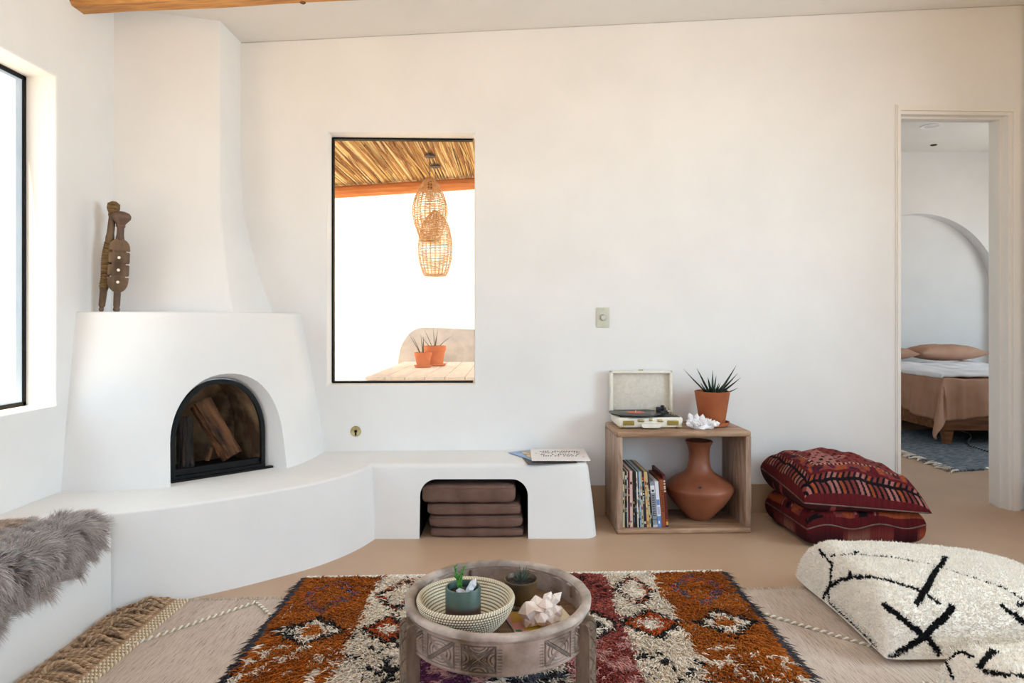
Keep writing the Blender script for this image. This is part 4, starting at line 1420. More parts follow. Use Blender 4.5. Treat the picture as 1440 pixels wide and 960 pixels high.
LINES2 = [
    ([(-0.480, 0.30, 0.10), (-0.475, 0.335, 0.123), (-0.462, 0.329, 0.146), (-0.447, 0.316, 0.165), (-0.444, 0.272, 0.172)], LW_ * .7),
    ([(-0.386, 0.266, 0.19), (-0.449, 0.232, 0.166)], LW_),
    ([(-0.453, 0.208, 0.163), (-0.437, 0.161, 0.179), (-0.405, 0.127, 0.194), (-0.1, 0.05, 0.20)], LW_ * .8),
    ([(-0.2, 0.28, 0.19), (0.1, -0.2, 0.2)], LW_),
]
P1C = (1.725, 2.515, 0.008); P2C = (1.775, 1.625, 0.008)
P1S = pad(0.97, 0.68, 0.203, lambda U, V: 0.03 + 0 * U, 230, 180, 2.3, 0.42, (12.0, 2.2, 2.8, 7.0), 0.03, 0.016, 4, 0.25, (-0.025, 0.0))
P2S = pad(0.98, 0.72, 0.198, lambda U, V: 0.035 + 0 * U, 200, 160, 2.6, 0.36, (14.0, 4.0, 4.0, 14.0), 0.025, 0.014, 8, 0.25)
wool_pouf('large cream woollen pouf with black lattice lines on the flatwoven rug edge', P1C, P1S, LINES1, 46000, 31)
wool_pouf('cream woollen pouf with black lines nearest the viewer, in front of the large one', P2C, P2S, LINES2, 34000, 32)

# ---- two stacked red woven floor cushions
KR = {k: HA(v) for k, v in dict(dark='#310d11', red='#551519', brick='#75332f', rose='#99605a', black='#110b0f', orange='#8d4226', plum='#30172a', pale='#b07c6e', tan='#85564a').items()}
def kilim_top(w, d):
    def f(u, v, top):
        x, y = u * w / 2, v * d / 2
        ex, ey = w / 2 - np.abs(x), d / 2 - np.abs(y)
        edge = np.minimum(ex, ey)
        along = np.where(ex < ey, y, x)
        c = np.ones(u.shape + (3,)) * KR['red']
        n1 = vnoise(x * 60, y * 60, 1); n2 = vnoise(x * 140, y * 140, 2)
        # herringbone border band
        bw0, bw1 = 0.005, 0.050
        band = (edge > bw0) & (edge < bw1)
        t = (edge - bw0) / (bw1 - bw0)
        ph = along / 0.030 + np.where(t < .5, t * 1.5, (1 - t) * 1.5)
        fr_ = ph - np.floor(ph); ki = np.floor(ph).astype(int)
        pal = np.stack([KR['rose'], KR['orange'], KR['brick'], KR['brick'], KR['rose']])
        bc = pal[ki % 5]
        blackm = (fr_ > .55) | (np.abs(t - .5) < .10)
        bc = np.where(blackm[..., None], KR['black'], bc)
        c = np.where(band[..., None], bc, c)
        # inner panels
        inner = edge >= bw1
        medal = (edge > bw1 + 0.012) & (edge < bw1 + .05)
        mpat = vnoise(x * 32, y * 32, 5)
        mc = np.where((mpat > .62)[..., None], KR['orange'], np.where((mpat > .45)[..., None], KR['brick'], np.where((mpat > .3)[..., None], KR['plum'], KR['red'])))
        c = np.where((inner & medal)[..., None], mc, c)
        sq = inner & (edge >= bw1 + .05)
        cell = 0.026
        ci = np.floor(x / cell).astype(int); cj = np.floor(y / cell).astype(int)
        fx, fy = x / cell - ci, y / cell - cj
        dash = (((ci + cj) % 2) == 0) & (np.abs(fx - .5) < .38) & (np.abs(fy - .5) < .3)
        dark = ((ci * 7 + cj * 3) % 5) < 2
        base = np.where((vnoise(x * 9, y * 9, 7) > .5)[..., None], KR['rose'], KR['brick'])
        sc = np.where(dash[..., None], np.where(dark[..., None], KR['black'], KR['red']), base)
        c = np.where(sq[..., None], sc, c)
        # white dashes outlining the field
        dl = inner & (np.abs(edge - (bw1 + .052)) < .006)
        fr2 = along / 0.022; fr2 = fr2 - np.floor(fr2)
        c = np.where((dl & (fr2 < .5))[..., None], KR['pale'], np.where(dl[..., None], KR['black'], c))
        c = c * (0.75 + .5 * n2)[..., None]
        if not top:
            c = np.ones(u.shape + (3,)) * KR['dark'] * (0.8 + .6 * n1)[..., None]
            fl = vnoise(x * 22, y * 22, 9)
            c = np.where((fl > .74)[..., None], KR['brick'], c); 
        return c
    return f
def kilim_low(w, d):
    def f(u, v, top):
        x, y = u * w / 2, v * d / 2
        edge = np.minimum(w / 2 - np.abs(x), d / 2 - np.abs(y))
        along = np.where((w / 2 - np.abs(x)) < (d / 2 - np.abs(y)), y, x)
        n2 = vnoise(x * 140, y * 140, 2)
        c = np.ones(u.shape + (3,)) * (KR['red'] * .9)
        b1 = (edge > .004) & (edge < .085)
        qx = np.floor(along / .011) * .011; qy = np.floor(edge / .009) * .009
        m1 = vnoise(qx * 17, qy * 26, 11)
        pc = np.where((m1 > .66)[..., None], KR['orange'], np.where((m1 > .55)[..., None], KR['brick'], np.where((m1 < .28)[..., None], KR['black'], KR['red'])))
        m2 = vnoise(qx * 30 + 40, qy * 30, 12)
        pc = np.where((m2 > .8)[..., None], KR['rose'], pc)
        c = np.where(b1[..., None], pc, c)
        if not top:
            m3 = vnoise(qx * 15 + 9, qy * 20, 14)
            c = np.where((m3 > .62)[..., None], KR['tan'] * .8, np.where((m3 > .45)[..., None], KR['brick'] * .8, KR['dark'] * 1.2))
            c = np.where((vnoise(along * 9, edge * 4, 15) > .68)[..., None], KR['orange'], c)
        return c * (.75 + .5 * n2)[..., None]
    return f
lw_, ld_ = 0.615, 0.50
e = thing('floor_cushion', 'faded red woven floor cushion lying on the floor under the patterned one', 'cushion', (1.79, 3.575, 0.002), TH, 'red woven floor cushions stacked by the doorway')
S = pad(lw_, ld_, 0.205, lambda U, V: 0.105 + 0.012 * np.sin(U * 7), 190, 150, 7.0, 0.40, None, 0.015, 0.02, 21, 0.16, (0.0, -0.01))
pad_mesh('cover', M['kilim'], e, *S, kilim_low(lw_, ld_))
g = G(); Uu, Vv_, Xx, Yy, Tt, Bb = S
g.tube([(Xx[i, 0], Yy[i, 0] - .001, Tt[i, 0]) for i in range(0, 190, 6)] , 0.0035, 6); g.tube([(Xx[0, j] - .001, Yy[0, j], Tt[0, j]) for j in range(0, 150, 6)], 0.0035, 6)
g.build('piping', M['carved_dark'], e)
tw, td = 0.655, 0.53
e = thing('floor_cushion', 'dark red kilim floor cushion with herringbone border, upper one by the doorway', 'cushion', (1.785, 3.565, 0.172), TH, 'red woven floor cushions stacked by the doorway')
S = pad(tw, td, 0.215, lambda U, V: 0.065 - 0.03 * U + 0.03 * V, 260, 210, 3.6, 0.46, (6.5, 4.0, 5.0, 5.0), 0.02, 0.03, 27, 0.3, (-0.035, 0.01), 0.0, 0.035)
pad_mesh('cover', M['kilim'], e, *S, kilim_top(tw, td))
g = G(); Uu, Vv_, Xx, Yy, Tt, Bb = S
g.tube([(Xx[i, 0], Yy[i, 0] - .001, Tt[i, 0]) for i in range(0, 240, 6)], 0.0035, 6); g.tube([(Xx[0, j] - .001, Yy[0, j], Tt[0, j]) for j in range(0, 190, 6)], 0.0035, 6)
g.build('piping', M['carved_dark'], e)

# ================================================================== RUGS
# ---- big flatwoven rug
e = thing('flatwoven_rug', 'large beige flatwoven rug with braided zigzag and knotted fringe, under the shag rug', 'rug', (0, 0, 0))
def fy(x): return 2.752 + 0.047 * x
FX0, FX1, FYN = -1.35, 1.95, 0.9
g = G()
nx_, ny_ = 60, 30
for i in range(nx_ + 1):
    x = FX0 + (FX1 - FX0) * i / nx_
    for j in range(ny_ + 1):
        t = j / ny_
        y = FYN + (fy(x) - FYN) * t + (0.006 * mnoise.noise(Vector((x * 5, 3, 0))) if j == ny_ else 0)
        g.v.append((x + 0.01 * mnoise.noise(Vector((1, y * 3, 0))) * (i in (0, nx_)), y, 0.0055 + 0.0012 * mnoise.noise(Vector((x * 4, y * 4, 0)))))
for i in range(nx_):
    for j in range(ny_):
        a = i * (ny_ + 1) + j
        g.f.append((a, a + ny_ + 1, a + ny_ + 2, a + 1))
# skirt down to the floor
nvv = len(g.v)
loop = [i * (ny_ + 1) + ny_ for i in range(nx_ + 1)]; left = [j for j in range(ny_ + 1)]; right = [nx_ * (ny_ + 1) + j for j in range(ny_ + 1)]
for chain in (loop, left, right):
    o = len(g.v)
    g.v += [(g.v[k][0], g.v[k][1], 0.0) for k in chain]
    g.f += [(chain[k], chain[k + 1], o + k + 1, o + k) for k in range(len(chain) - 1)]
g.build('woven_field', M['flatweave'], e, True, 60)
def twist(g, pts, r, pitch, cA, cB, jit=0.0):
    """two-ply twisted cord"""
    P = [Vector(p) for p in pts]
    d = [0]
    for a, b in zip(P[:-1], P[1:]): d.append(d[-1] + (b - a).length)
    for ply, c in ((0, cA), (PI, cB)):
        path = []
        n_ = max(4, int(d[-1] / pitch * 7))
        for k in range(n_ + 1):
            s = d[-1] * k / n_
            i = max(i for i in range(len(d)) if d[i] <= s + 1e-9); i = min(i, len(P) - 2)
            t = (s - d[i]) / max(d[i + 1] - d[i], 1e-9)
            p = P[i].lerp(P[i + 1], t); tn = (P[i + 1] - P[i]).normalized()
            sd = tn.cross(Vector((0, 0, 1))); sd.normalize(); up = sd.cross(tn)
            an = 2 * PI * s / pitch + ply
            path.append((p + (sd * math.cos(an) + up * math.sin(an)) * r * .55)[:])
        g.tube(path, r * .62, 5, True, c)
zig = [(-1.345, 2.30), (-1.03, 2.665), (-0.72, 2.30), (-0.41, 2.665), (-0.10, 2.32), (0.2, 2.7), (0.48, 2.34), (0.72, 2.76), (0.979, 2.56), (1.257, 2.31), (1.56, 2.72), (1.9, 2.3)]
zig2 = [(-1.345, 1.75), (-1.03, 1.4), (1.12, 1.9), (1.30, 2.07), (1.5, 1.9)]
g = G()
twist(g, [(x, y, 0.0105) for x, y in zig], 0.0062, 0.026, HA('#efe9dd'), HA('#b7a68e'))
twist(g, [(x, y, 0.0105) for x, y in zig2[2:]], 0.0062, 0.026, HA('#efe9dd'), HA('#b7a68e'))
g.build('braided_zigzag', M['cord'], e)
g = G()   # knotted border rows beside the fringe
for k in range(4):
    x = FX0 - 0.006 + k * 0.0125
    twist(g, [(x, y, 0.0095) for y in np.linspace(1.5, fy(x) - .004, 12)], 0.0070, 0.021, HA('#e6d9c4'), HA('#b39c7c'))
g.build('knotted_border', M['cord'], e)
g = G()
rnd = random.Random(3)
y = 1.55
while y < fy(FX0) - 0.005:
    L = rnd.uniform(.15, .225)
    curl = rnd.uniform(-.05, .05)
    loopy = rnd.random() < .12
    pts = []
    a0 = rnd.uniform(-.35, .15)
    nseg = 9
    px_, py_ = FX0 - 0.004, y
    ang = PI + a0
    lift = rnd.uniform(.006, .02)
    for k in range(nseg + 1):
        t = k / nseg
        pts.append((px_, min(py_, 2.70), max(0.008 + lift * math.sin(t * PI) + (0.022 * math.sin(t * PI) if loopy else 0), .007)))
        ang += (curl * 3 + rnd.uniform(-.22, .22)) / nseg * 3 + (0.55 if loopy and t > .55 else 0)
        px_ += math.cos(ang) * L / nseg; py_ += math.sin(ang) * L / nseg
    pts = [(max(px, -1.553), py, pz) for px, py, pz in pts]
    b_ = rnd.uniform(.8, 1.08)
    twist(g, pts, rnd.uniform(.0055, .0075), 0.024, HA('#c4a688') * b_, HA('#aa8c6e') * b_)
    y += rnd.uniform(.007, .0125)
o = g.build('cord_fringe', M['cord'], e); o['kind'] = 'stuff'
# short ends along the far edge
g = G()
for k in range(420):
    x = FX0 + .02 + (FX1 - FX0 - .03) * k / 420 + rnd.uniform(-.003, .003)
    if -0.93 < x < 0.97 and False: continue
    y = fy(x)
    h_ = rnd.uniform(.008, .02)
    g.tube([(x, y - .004, .006), (x + rnd.uniform(-.006, .006), y + h_ * .4, .011), (x + rnd.uniform(-.012, .012), y + h_, .005)], [.0022, .002, .001], 4, True, HA('#cfc2b2') * rnd.uniform(.6, 1.05))
o = g.build('edge_fringe', M['cord'], e); o['kind'] = 'stuff'

# ---- shag rug
sr = thing('shag_rug', 'thick shag rug with rust, cream and rose stripes and stepped diamonds, under the table', 'rug', (0, 0, 0))
def sy1(x): return 2.936 + 0.04 * x
SX0, SX1, SY0 = -0.90, 0.955, 1.35
g = G()
vs = []
nn = 30
g.prism([(SX0, SY0), (SX1, SY0)] + [(SX1 + (SX0 - SX1) * k / nn, sy1(SX1 + (SX0 - SX1) * k / nn)) for k in range(nn + 1)], 0.007, 0.016)
g.build('rug_backing', M['banco'], sr, False)
RC = {k: HA(v) for k, v in dict(rust='#b4641f', rust2='#964c16', cream='#f0e2d0', cream2='#e4d2bb', rose='#a9564a', rose2='#8c3f3a', black='#2a2422', grey='#5b5860', orange='#b4501f', plum='#6a3050', pink='#c79088', purple='#6d5a7c').items()}
def lozenge(x, y, cx, cy, hw, hh): return np.abs(x - cx) / hw + np.abs(y - cy) / hh
def shag_color(x, y, rg):
    N = len(x)
    jx = x + rg.normal(size=N) * .006 + (vnoise(x * 14, y * 14, 3) - .5) * .03
    jy = y + rg.normal(size=N) * .006 + (vnoise(x * 14, y * 14, 4) - .5) * .02
    r = rg.random(N)
    c = np.zeros((N, 3))
    stripes = [(-9, -.572, 'rust'), (-.572, -.335, 'cream'), (-.335, -.07, 'plum'), (-.07, .18, 'cream'), (.18, .425, 'rose'), (.425, .632, 'cream'), (.632, 9, 'rust')]
    which = np.zeros(N, int)
    for k, (a, b, nme) in enumerate(stripes):
        m_ = (jx >= a) & (jx < b); which[m_] = k
        two = RC.get(nme + '2', RC[nme] * .8)
        mixv = np.clip(vnoise(x * 9, y * 26, 7 + k) * 1.3 - .2 + rg.normal(size=N) * .2, 0, 1)[m_][:, None]
        c[m_] = RC[nme] * (1 - mixv) + two * mixv
    isr = (which == 0) | (which == 6); isc = (which == 1) | (which == 5) | (which == 3); iso = (which == 4); isp = which == 2
    # lower plum stripe goes pinkish and grey below
    k = isp & (vnoise(x * 30, y * 30, 21) > .55); c[k] = RC['pink'] * .9
    k = iso & (jy < 2.36) & (vnoise(x * 34, y * 24, 22) > .52); c[k] = RC['pink'] * 1.1
    k = isc & (which == 3) & (vnoise(x * 30, y * 30, 23) > .5); c[k] = RC['grey']
    # scattered flecks towards the viewer
    fl = vnoise(x * 42, y * 30, 31) + .35 * vnoise(x * 90, y * 70, 32)
    fade = np.clip((2.36 - y) / .18, 0, 1)
    vee = np.abs(((np.abs(x) / .13) % 1) - .5) * .16
    k = isr & (fl > 1.06 - .14 * fade) & (y < 2.30); c[k] = RC['cream']
    k = isc & (fl > .96 - .12 * fade) & (y < 2.36) & (vnoise(x * 12, y * 12, 33) > .33); c[k] = RC['black']
    # medallions across the rug
    for cx, hw, outer, mid, core in ((-.732, .125, 'black', 'cream', 'rust'), (.797, .125, 'black', 'cream', 'rust'), (-.45, .11, 'black', 'orange', 'cream'), (.53, .112, 'black', 'orange', 'cream'), (.30, .12, 'black', 'cream', 'black'), (-.2, .12, 'black', 'cream', 'plum'), (.05, .12, 'black', 'orange', 'cream')):
        l = lozenge(jx, jy, cx, 2.44 + cx * .045, hw, .125)
        c[l < 1] = RC[outer]; c[l < .76] = RC[mid]; c[l < .42] = RC[core]
        pet = (l < .80) & (((np.abs(jx - cx) > .03) & (np.abs(jy - 2.44 - cx * .045) > .026)) & (vnoise(jx * 40, jy * 40, 41) > .62)); c[pet] = RC[outer] * 1.3
    # far row: open lozenge outlines
    for cx, hw, a_, b_ in ((-.735, .125, 'purple', 'orange'), (.785, .115, 'purple', 'orange'), (.525, .095, 'black', 'orange'), (-.45, .095, 'black', 'orange'), (.31, .09, 'black', 'rose2')):
        l = lozenge(jx, jy, cx, 2.745 + cx * .045, hw, .165)
        k = (l < 1.0) & (l > .72)
        kk = rg.random(N)
        c[k & (kk < .62)] = RC[a_] if a_ != 'purple' else RC['grey'] * .9
        c[k & (kk >= .62)] = RC[b_]
        if a_ == 'purple':
            c[k & (kk < .22)] = RC['purple']
    # dark side bindings
    k = (x < SX0 + .012 + .008 * r) | (x > SX1 - .016 - .012 * r); c[k] = RC['grey'] * .5
    c *= rg.uniform(.72, 1.12, (N, 1))
    return c
rg = np.random.default_rng(77)
sp_ = 0.0068
gx, gy = np.meshgrid(np.arange(SX0, SX1, sp_), np.arange(SY0 + .15, 2.99, sp_ * 1.05), indexing='ij')
gx = (gx + rg.uniform(-.5, .5, gx.shape) * sp_).ravel(); gy = (gy + rg.uniform(-.5, .5, gy.shape) * sp_).ravel()
k = gy < sy1(gx) - .004
gx, gy = gx[k], gy[k]
N = len(gx)
cl = shag_color(gx, gy, rg)
fl1 = (vnoise(gx * 9, gy * 9, 51) - .5) * 2.2; fl2 = (vnoise(gx * 9, gy * 9, 52) - .5) * 1.4
d = np.stack([fl1 * .8 + rg.normal(size=N) * .28, -.75 + fl2 * .5 + rg.normal(size=N) * .28, .62 + rg.random(N) * .35], 1)
d[:, 0] += np.where(gx < SX0 + .03, -1.0, 0) + np.where(gx > SX1 - .03, 1.0, 0)
bend = np.stack([rg.normal(size=N) * .25, -.15 + rg.normal(size=N) * .2, -.38 - .12 * rg.random(N)], 1)
V_, F_, C_ = strands(np.stack([gx, gy, np.full(N, .014)], 1), d, bend, rg.uniform(.026, .042, N), np.full(N, .0042), 4, cl, cl * 1.06)
V_[:, 2] = np.maximum(V_[:, 2], .010)
o = fast('wool_pile', V_, F_, M['shag'], sr, C_, True); o['kind'] = 'stuff'
g = G()
twist(g, [(x, sy1(x) + .006, .014) for x in np.linspace(SX0, SX1, 30)], .0075, .03, HA('#e9e2d8'), HA('#d6cbbd'))
g.build('selvage', M['cord'], sr)
g = G()
for k in range(330):
    x = SX0 + (SX1 - SX0) * k / 330 + rnd.uniform(-.003, .003)
    h_ = rnd.uniform(.012, .034)
    g.tube([(x, sy1(x) + .008, .013), (x + rnd.uniform(-.008, .008), sy1(x) + .01 + h_ * .5, .013), (x + rnd.uniform(-.014, .014), sy1(x) + .01 + h_, .004)], [.0026, .0022, .001], 4, True, HA('#e0d6ca') * rnd.uniform(.6, 1.0))
o = g.build('fringe', M['cord'], sr); o['kind'] = 'stuff'

# ---- grey sheepskin over the left bench
sk = thing('sheepskin', 'grey long-haired sheepskin draped over the white bench beneath the side window', 'sheepskin', (0, 0, 0))
BXF = -1.567
def drape(s, y):
    """s = distance over the bench measured from its back"""
    top_len = BXF - (-1.93)
    r = 0.03
    x = np.where(s < top_len, -1.93 + s, BXF + .012)
    z = np.where(s < top_len, HZ + .012, HZ + .012 - (s - top_len))
    k = np.clip((s - (top_len - r)) / (2 * r), 0, 1)
    m_ = (s > top_len - r) & (s < top_len + r)
    ang = k * PI / 2
    x = np.where(m_, BXF - r + .012 + r * np.sin(ang), x); z = np.where(m_, HZ + .012 - r + r * np.cos(ang), z)
    nx_ = np.where(s < top_len - r, 0, np.where(s > top_len + r, 1, np.sin(ang))); nz2 = np.where(s < top_len - r, 1, np.where(s > top_len + r, 0, np.cos(ang)))
    return x, z, nx_, nz2
def skin_in(s, y):
    top_len = BXF + 1.93
    # outline: hangs low in the middle, narrow flap at the far end
    yc = 1.72
    far = 2.36 + .05 * np.sin(s * 9)
    lo = top_len + .155 + .02 * np.sin(y * 11) - np.where(y > 2.33, .075, 0) - np.clip((y - 2.1) * .05, 0, .1)
    far = np.where(s > top_len + .02, 2.42 - np.clip((s - top_len - .02) * .35, 0, .1), 2.37 + .02 * np.sin(s * 14))
    far = np.where((s > top_len - .13) & (s < top_len + .10), 2.475, far)
    return (s > .06 + .03 * np.sin(y * 7)) & (s < lo) & (y < far) & (y > 1.15)
ns_, ny2 = 60, 110
Sg, Yg = np.meshgrid(np.linspace(.04, .60, ns_), np.linspace(1.15, 2.50, ny2), indexing='ij')
xx, zz, nx2, nz2 = drape(Sg, Yg)
ins = skin_in(Sg, Yg)
Vb = np.stack([xx, Yg, zz], -1).reshape(-1, 3)
Fb = []
idx = np.arange(ns_ * ny2).reshape(ns_, ny2)
ok = ins[:-1, :-1] & ins[1:, :-1] & ins[:-1, 1:] & ins[1:, 1:]
Fb = np.stack([idx[:-1, :-1], idx[1:, :-1], idx[1:, 1:], idx[:-1, 1:]], -1)[ok]
us_ = np.zeros(len(Vb), bool); us_[Fb.ravel()] = True
rm = np.cumsum(us_) - 1
fast('hide', Vb[us_], rm[Fb], M['cushion_brown'], sk)
N = 60000
rg = np.random.default_rng(5)
s = rg.uniform(.05, .6, N); y = rg.uniform(1.5, 2.50, N)
k = skin_in(s, y); s, y = s[k], y[k]; N = len(s)
x, z, nx3, nz3 = drape(s, y)
# combed flow: towards the far end and down, gathered in locks
lock = vnoise(s * 26, y * 26, 61); lock2 = vnoise(s * 26 + 50, y * 26, 62)
fl = vnoise(s * 6, y * 6, 63)
edge_far = np.clip((y - 2.2) / .28, 0, 1)
tang = np.stack([nz3, np.zeros(N), -nx3], 1)          # down the drape
d = np.stack([nx3, np.zeros(N), nz3], 1) * (.75 + .3 * rg.random(N))[:, None]
d += tang * (.25 + (lock - .5) * 2.0 + rg.normal(size=N) * .12)[:, None]
d[:, 1] += .35 * edge_far + (lock2 - .5) * 2.0 + rg.normal(size=N) * .12 + .25
bend = tang * (.25 + (lock - .5) * .9)[:, None]
bend[:, 1] += (lock2 - .5) * .9 + .25 * edge_far
bend[:, 2] -= .16
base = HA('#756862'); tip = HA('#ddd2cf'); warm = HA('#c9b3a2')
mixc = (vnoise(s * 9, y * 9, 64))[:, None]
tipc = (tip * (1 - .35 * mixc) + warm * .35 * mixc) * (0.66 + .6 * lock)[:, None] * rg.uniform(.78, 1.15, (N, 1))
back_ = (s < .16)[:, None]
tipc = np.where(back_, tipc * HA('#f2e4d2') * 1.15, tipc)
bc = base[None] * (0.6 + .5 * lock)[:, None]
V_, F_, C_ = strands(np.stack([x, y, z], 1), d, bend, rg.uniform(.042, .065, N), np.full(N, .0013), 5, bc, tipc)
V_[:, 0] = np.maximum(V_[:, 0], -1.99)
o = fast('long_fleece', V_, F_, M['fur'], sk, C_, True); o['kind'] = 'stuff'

# ================================================================== CARVED DRUM TABLE
TX, TY, TZ, TR = -0.037, 1.957, 0.34, 0.2755
tb = thing('drum_table', 'round whitewashed wooden drum table with carved panels and raised tray rim, on the shag rug', 'table', (TX, TY, 0))
DRH = 0.107                      # height of the drum wall
def carve(a, z):
    """depth of the carving (0..1) at angle a (rad), relative height z (0..1)"""
    npan = 15
    pw_ = 2 * PI / npan
    k = np.floor(a / pw_).astype(int)
    s = (a / pw_ - k)                       # 0..1 across one panel
    out = np.zeros_like(a)
    pa, pb = .10, .90
    X = (s - .5) / .40; Z = (z - .47) / .36      # -1..1 in the square
    ins = (np.abs(X) < 1) & (np.abs(Z) < 1)
    line = lambda d, w: np.clip(1 - np.abs(d) / w, 0, 1)
    frame = np.maximum(line(np.abs(X) - 1, .07) * (np.abs(Z) < 1.05), line(np.abs(Z) - 1, .07) * (np.abs(X) < 1.05))
    dg1, dg2 = (X - Z) / 1.414, (X + Z) / 1.414
    cross = np.maximum.reduce([line(np.abs(dg1) - .10, .045), line(np.abs(dg2) - .10, .045), line(dg1, .03), line(dg2, .03)])
    R = np.hypot(X, Z)
    circ = np.maximum(line(R - .55, .05), line(R - .80, .05)) * (np.abs(dg1) > .14) * (np.abs(dg2) > .14)
    side = np.maximum(line(np.hypot(np.abs(X) - 1.0, Z) - .42, .045), line(np.hypot(X, np.abs(Z) - 1.0) - .42, .045))
    aX, aZ = np.abs(X), np.abs(Z)
    hi_, lo_ = np.maximum(aX, aZ), np.minimum(aX, aZ)
    star = np.maximum.reduce([line(seg_dist(hi_, lo_, (.98, .98), (.30, .0)), .05), line(seg_dist(hi_, lo_, (.80, .80), (.14, .0)), .045),
                              line(np.hypot(hi_ - 1.12, lo_) - .62, .05), line(np.hypot(hi_ - 1.12, lo_) - .42, .05)])
    pat = np.where(k % 4 == 0, star, np.where(k % 4 == 2, np.maximum(cross, circ), np.maximum.reduce([cross, side])))
    blank = (k % 7 == 1)
    out = np.where(ins & ~blank, pat, 0)
    out = np.maximum(out, np.where(blank, 0, frame))
    # little tick column between panels
    tick = (np.abs(s) < .05) | (np.abs(s - 1) < .05)
    out = np.maximum(out, np.where(tick & (np.abs(Z) < 1), (np.sin(Z * 26) > .4) * .7, 0))
    return out
na_, nz3_ = 1800, 72
aa = np.linspace(0, 2 * PI, na_, endpoint=False); zz_ = np.linspace(0, 1, nz3_)
A_, Z_ = np.meshgrid(aa, zz_, indexing='ij')
off = math.radians(112)
cv = carve((A_ + off) % (2 * PI), Z_)
rr = TR - 0.0065 - cv * 0.0095 + 0.002 * (vnoise(A_ * 8, Z_ * 3, 71) - .5)
rr = np.where(Z_ > .93, TR - 0.0045, rr); rr = np.where(Z_ < .035, TR - 0.009, rr)
zt, zb_ = TZ - 0.014, TZ - DRH
Vx = np.stack([rr * np.cos(A_), rr * np.sin(A_), zb_ + (zt - zb_) * Z_], -1).reshape(-1, 3)
idx = np.arange(na_ * nz3_).reshape(na_, nz3_)
nxt = np.roll(idx, -1, 0)
Fx = np.stack([idx[:, :-1], nxt[:, :-1], nxt[:, 1:], idx[:, 1:]], -1).reshape(-1, 4)
fast('carved_drum', Vx, Fx, M['table_wood'], tb)
def wob(a, amp): return amp * mnoise.noise(Vector((math.cos(a) * 2, math.sin(a) * 2, 4)))
g = G()
prof = [(TR - .012, TZ - .016), (TR - .001, TZ - .013), (TR, TZ - .004), (TR - .004, TZ), (TR - .022, TZ + .0005), (TR - .028, TZ - .004), (TR - .030, TZ - .02)]
seg = 120
for k in range(seg):
    a = 2 * PI * k / seg
    for r_, z in prof:
        r2 = r_ + wob(a * 3, .003)
        g.v.append((r2 * math.cos(a), r2 * math.sin(a), z + wob(a * 2 + 1, .003)))
n = len(prof)
for k in range(seg):
    for i in range(n - 1):
        g.f.append((k * n + i, ((k + 1) % seg) * n + i, ((k + 1) % seg) * n + i + 1, k * n + i + 1))
g.build('rim', M['rim_wood'], tb, True, 60)
g = G(); g.lathe([(TR - .030, TZ - .012), (TR - .030, TZ - .075), (TR - .03, TZ - .08)], 96)
g.f = g.f[:-2]
g.build('inner_wall', M['table_wood'], tb)
g = G()
for k in range(6):                # tray floor of six boards
    w = 2 * TR / 6
    x0_ = -TR + k * w
    pts = []
    for i in range(9):
        x = x0_ + .0006 + (w - .0012) * i / 8
        x = max(min(x, TR - .03), -TR + .03)
        pts.append((x, -math.sqrt(max((TR - .029) ** 2 - x * x, 0))))
    for i in range(8, -1, -1):
        x = x0_ + .0006 + (w - .0012) * i / 8
        x = max(min(x, TR - .03), -TR + .03)
        pts.append((x, math.sqrt(max((TR - .029) ** 2 - x * x, 0))))
    if pts[0][0] < pts[8][0] - .002:
        g.prism(pts, TZ - .092, TZ - .074)
g.build('tray_floor', M['table_floor'], tb, False)
for a in (0, 1, 2, 3, 4, 5, 6, 7):       # little inner pegs
    an = PI / 8 + a * PI / 4
    g = G(); g.tube([((TR - .031) * math.cos(an), (TR - .031) * math.sin(an), TZ - .05), ((TR - .033) * math.cos(an), (TR - .033) * math.sin(an), TZ - .018)], [.006, .0045], 8)
    g.build('inner_peg', M['leg_wood'], tb)
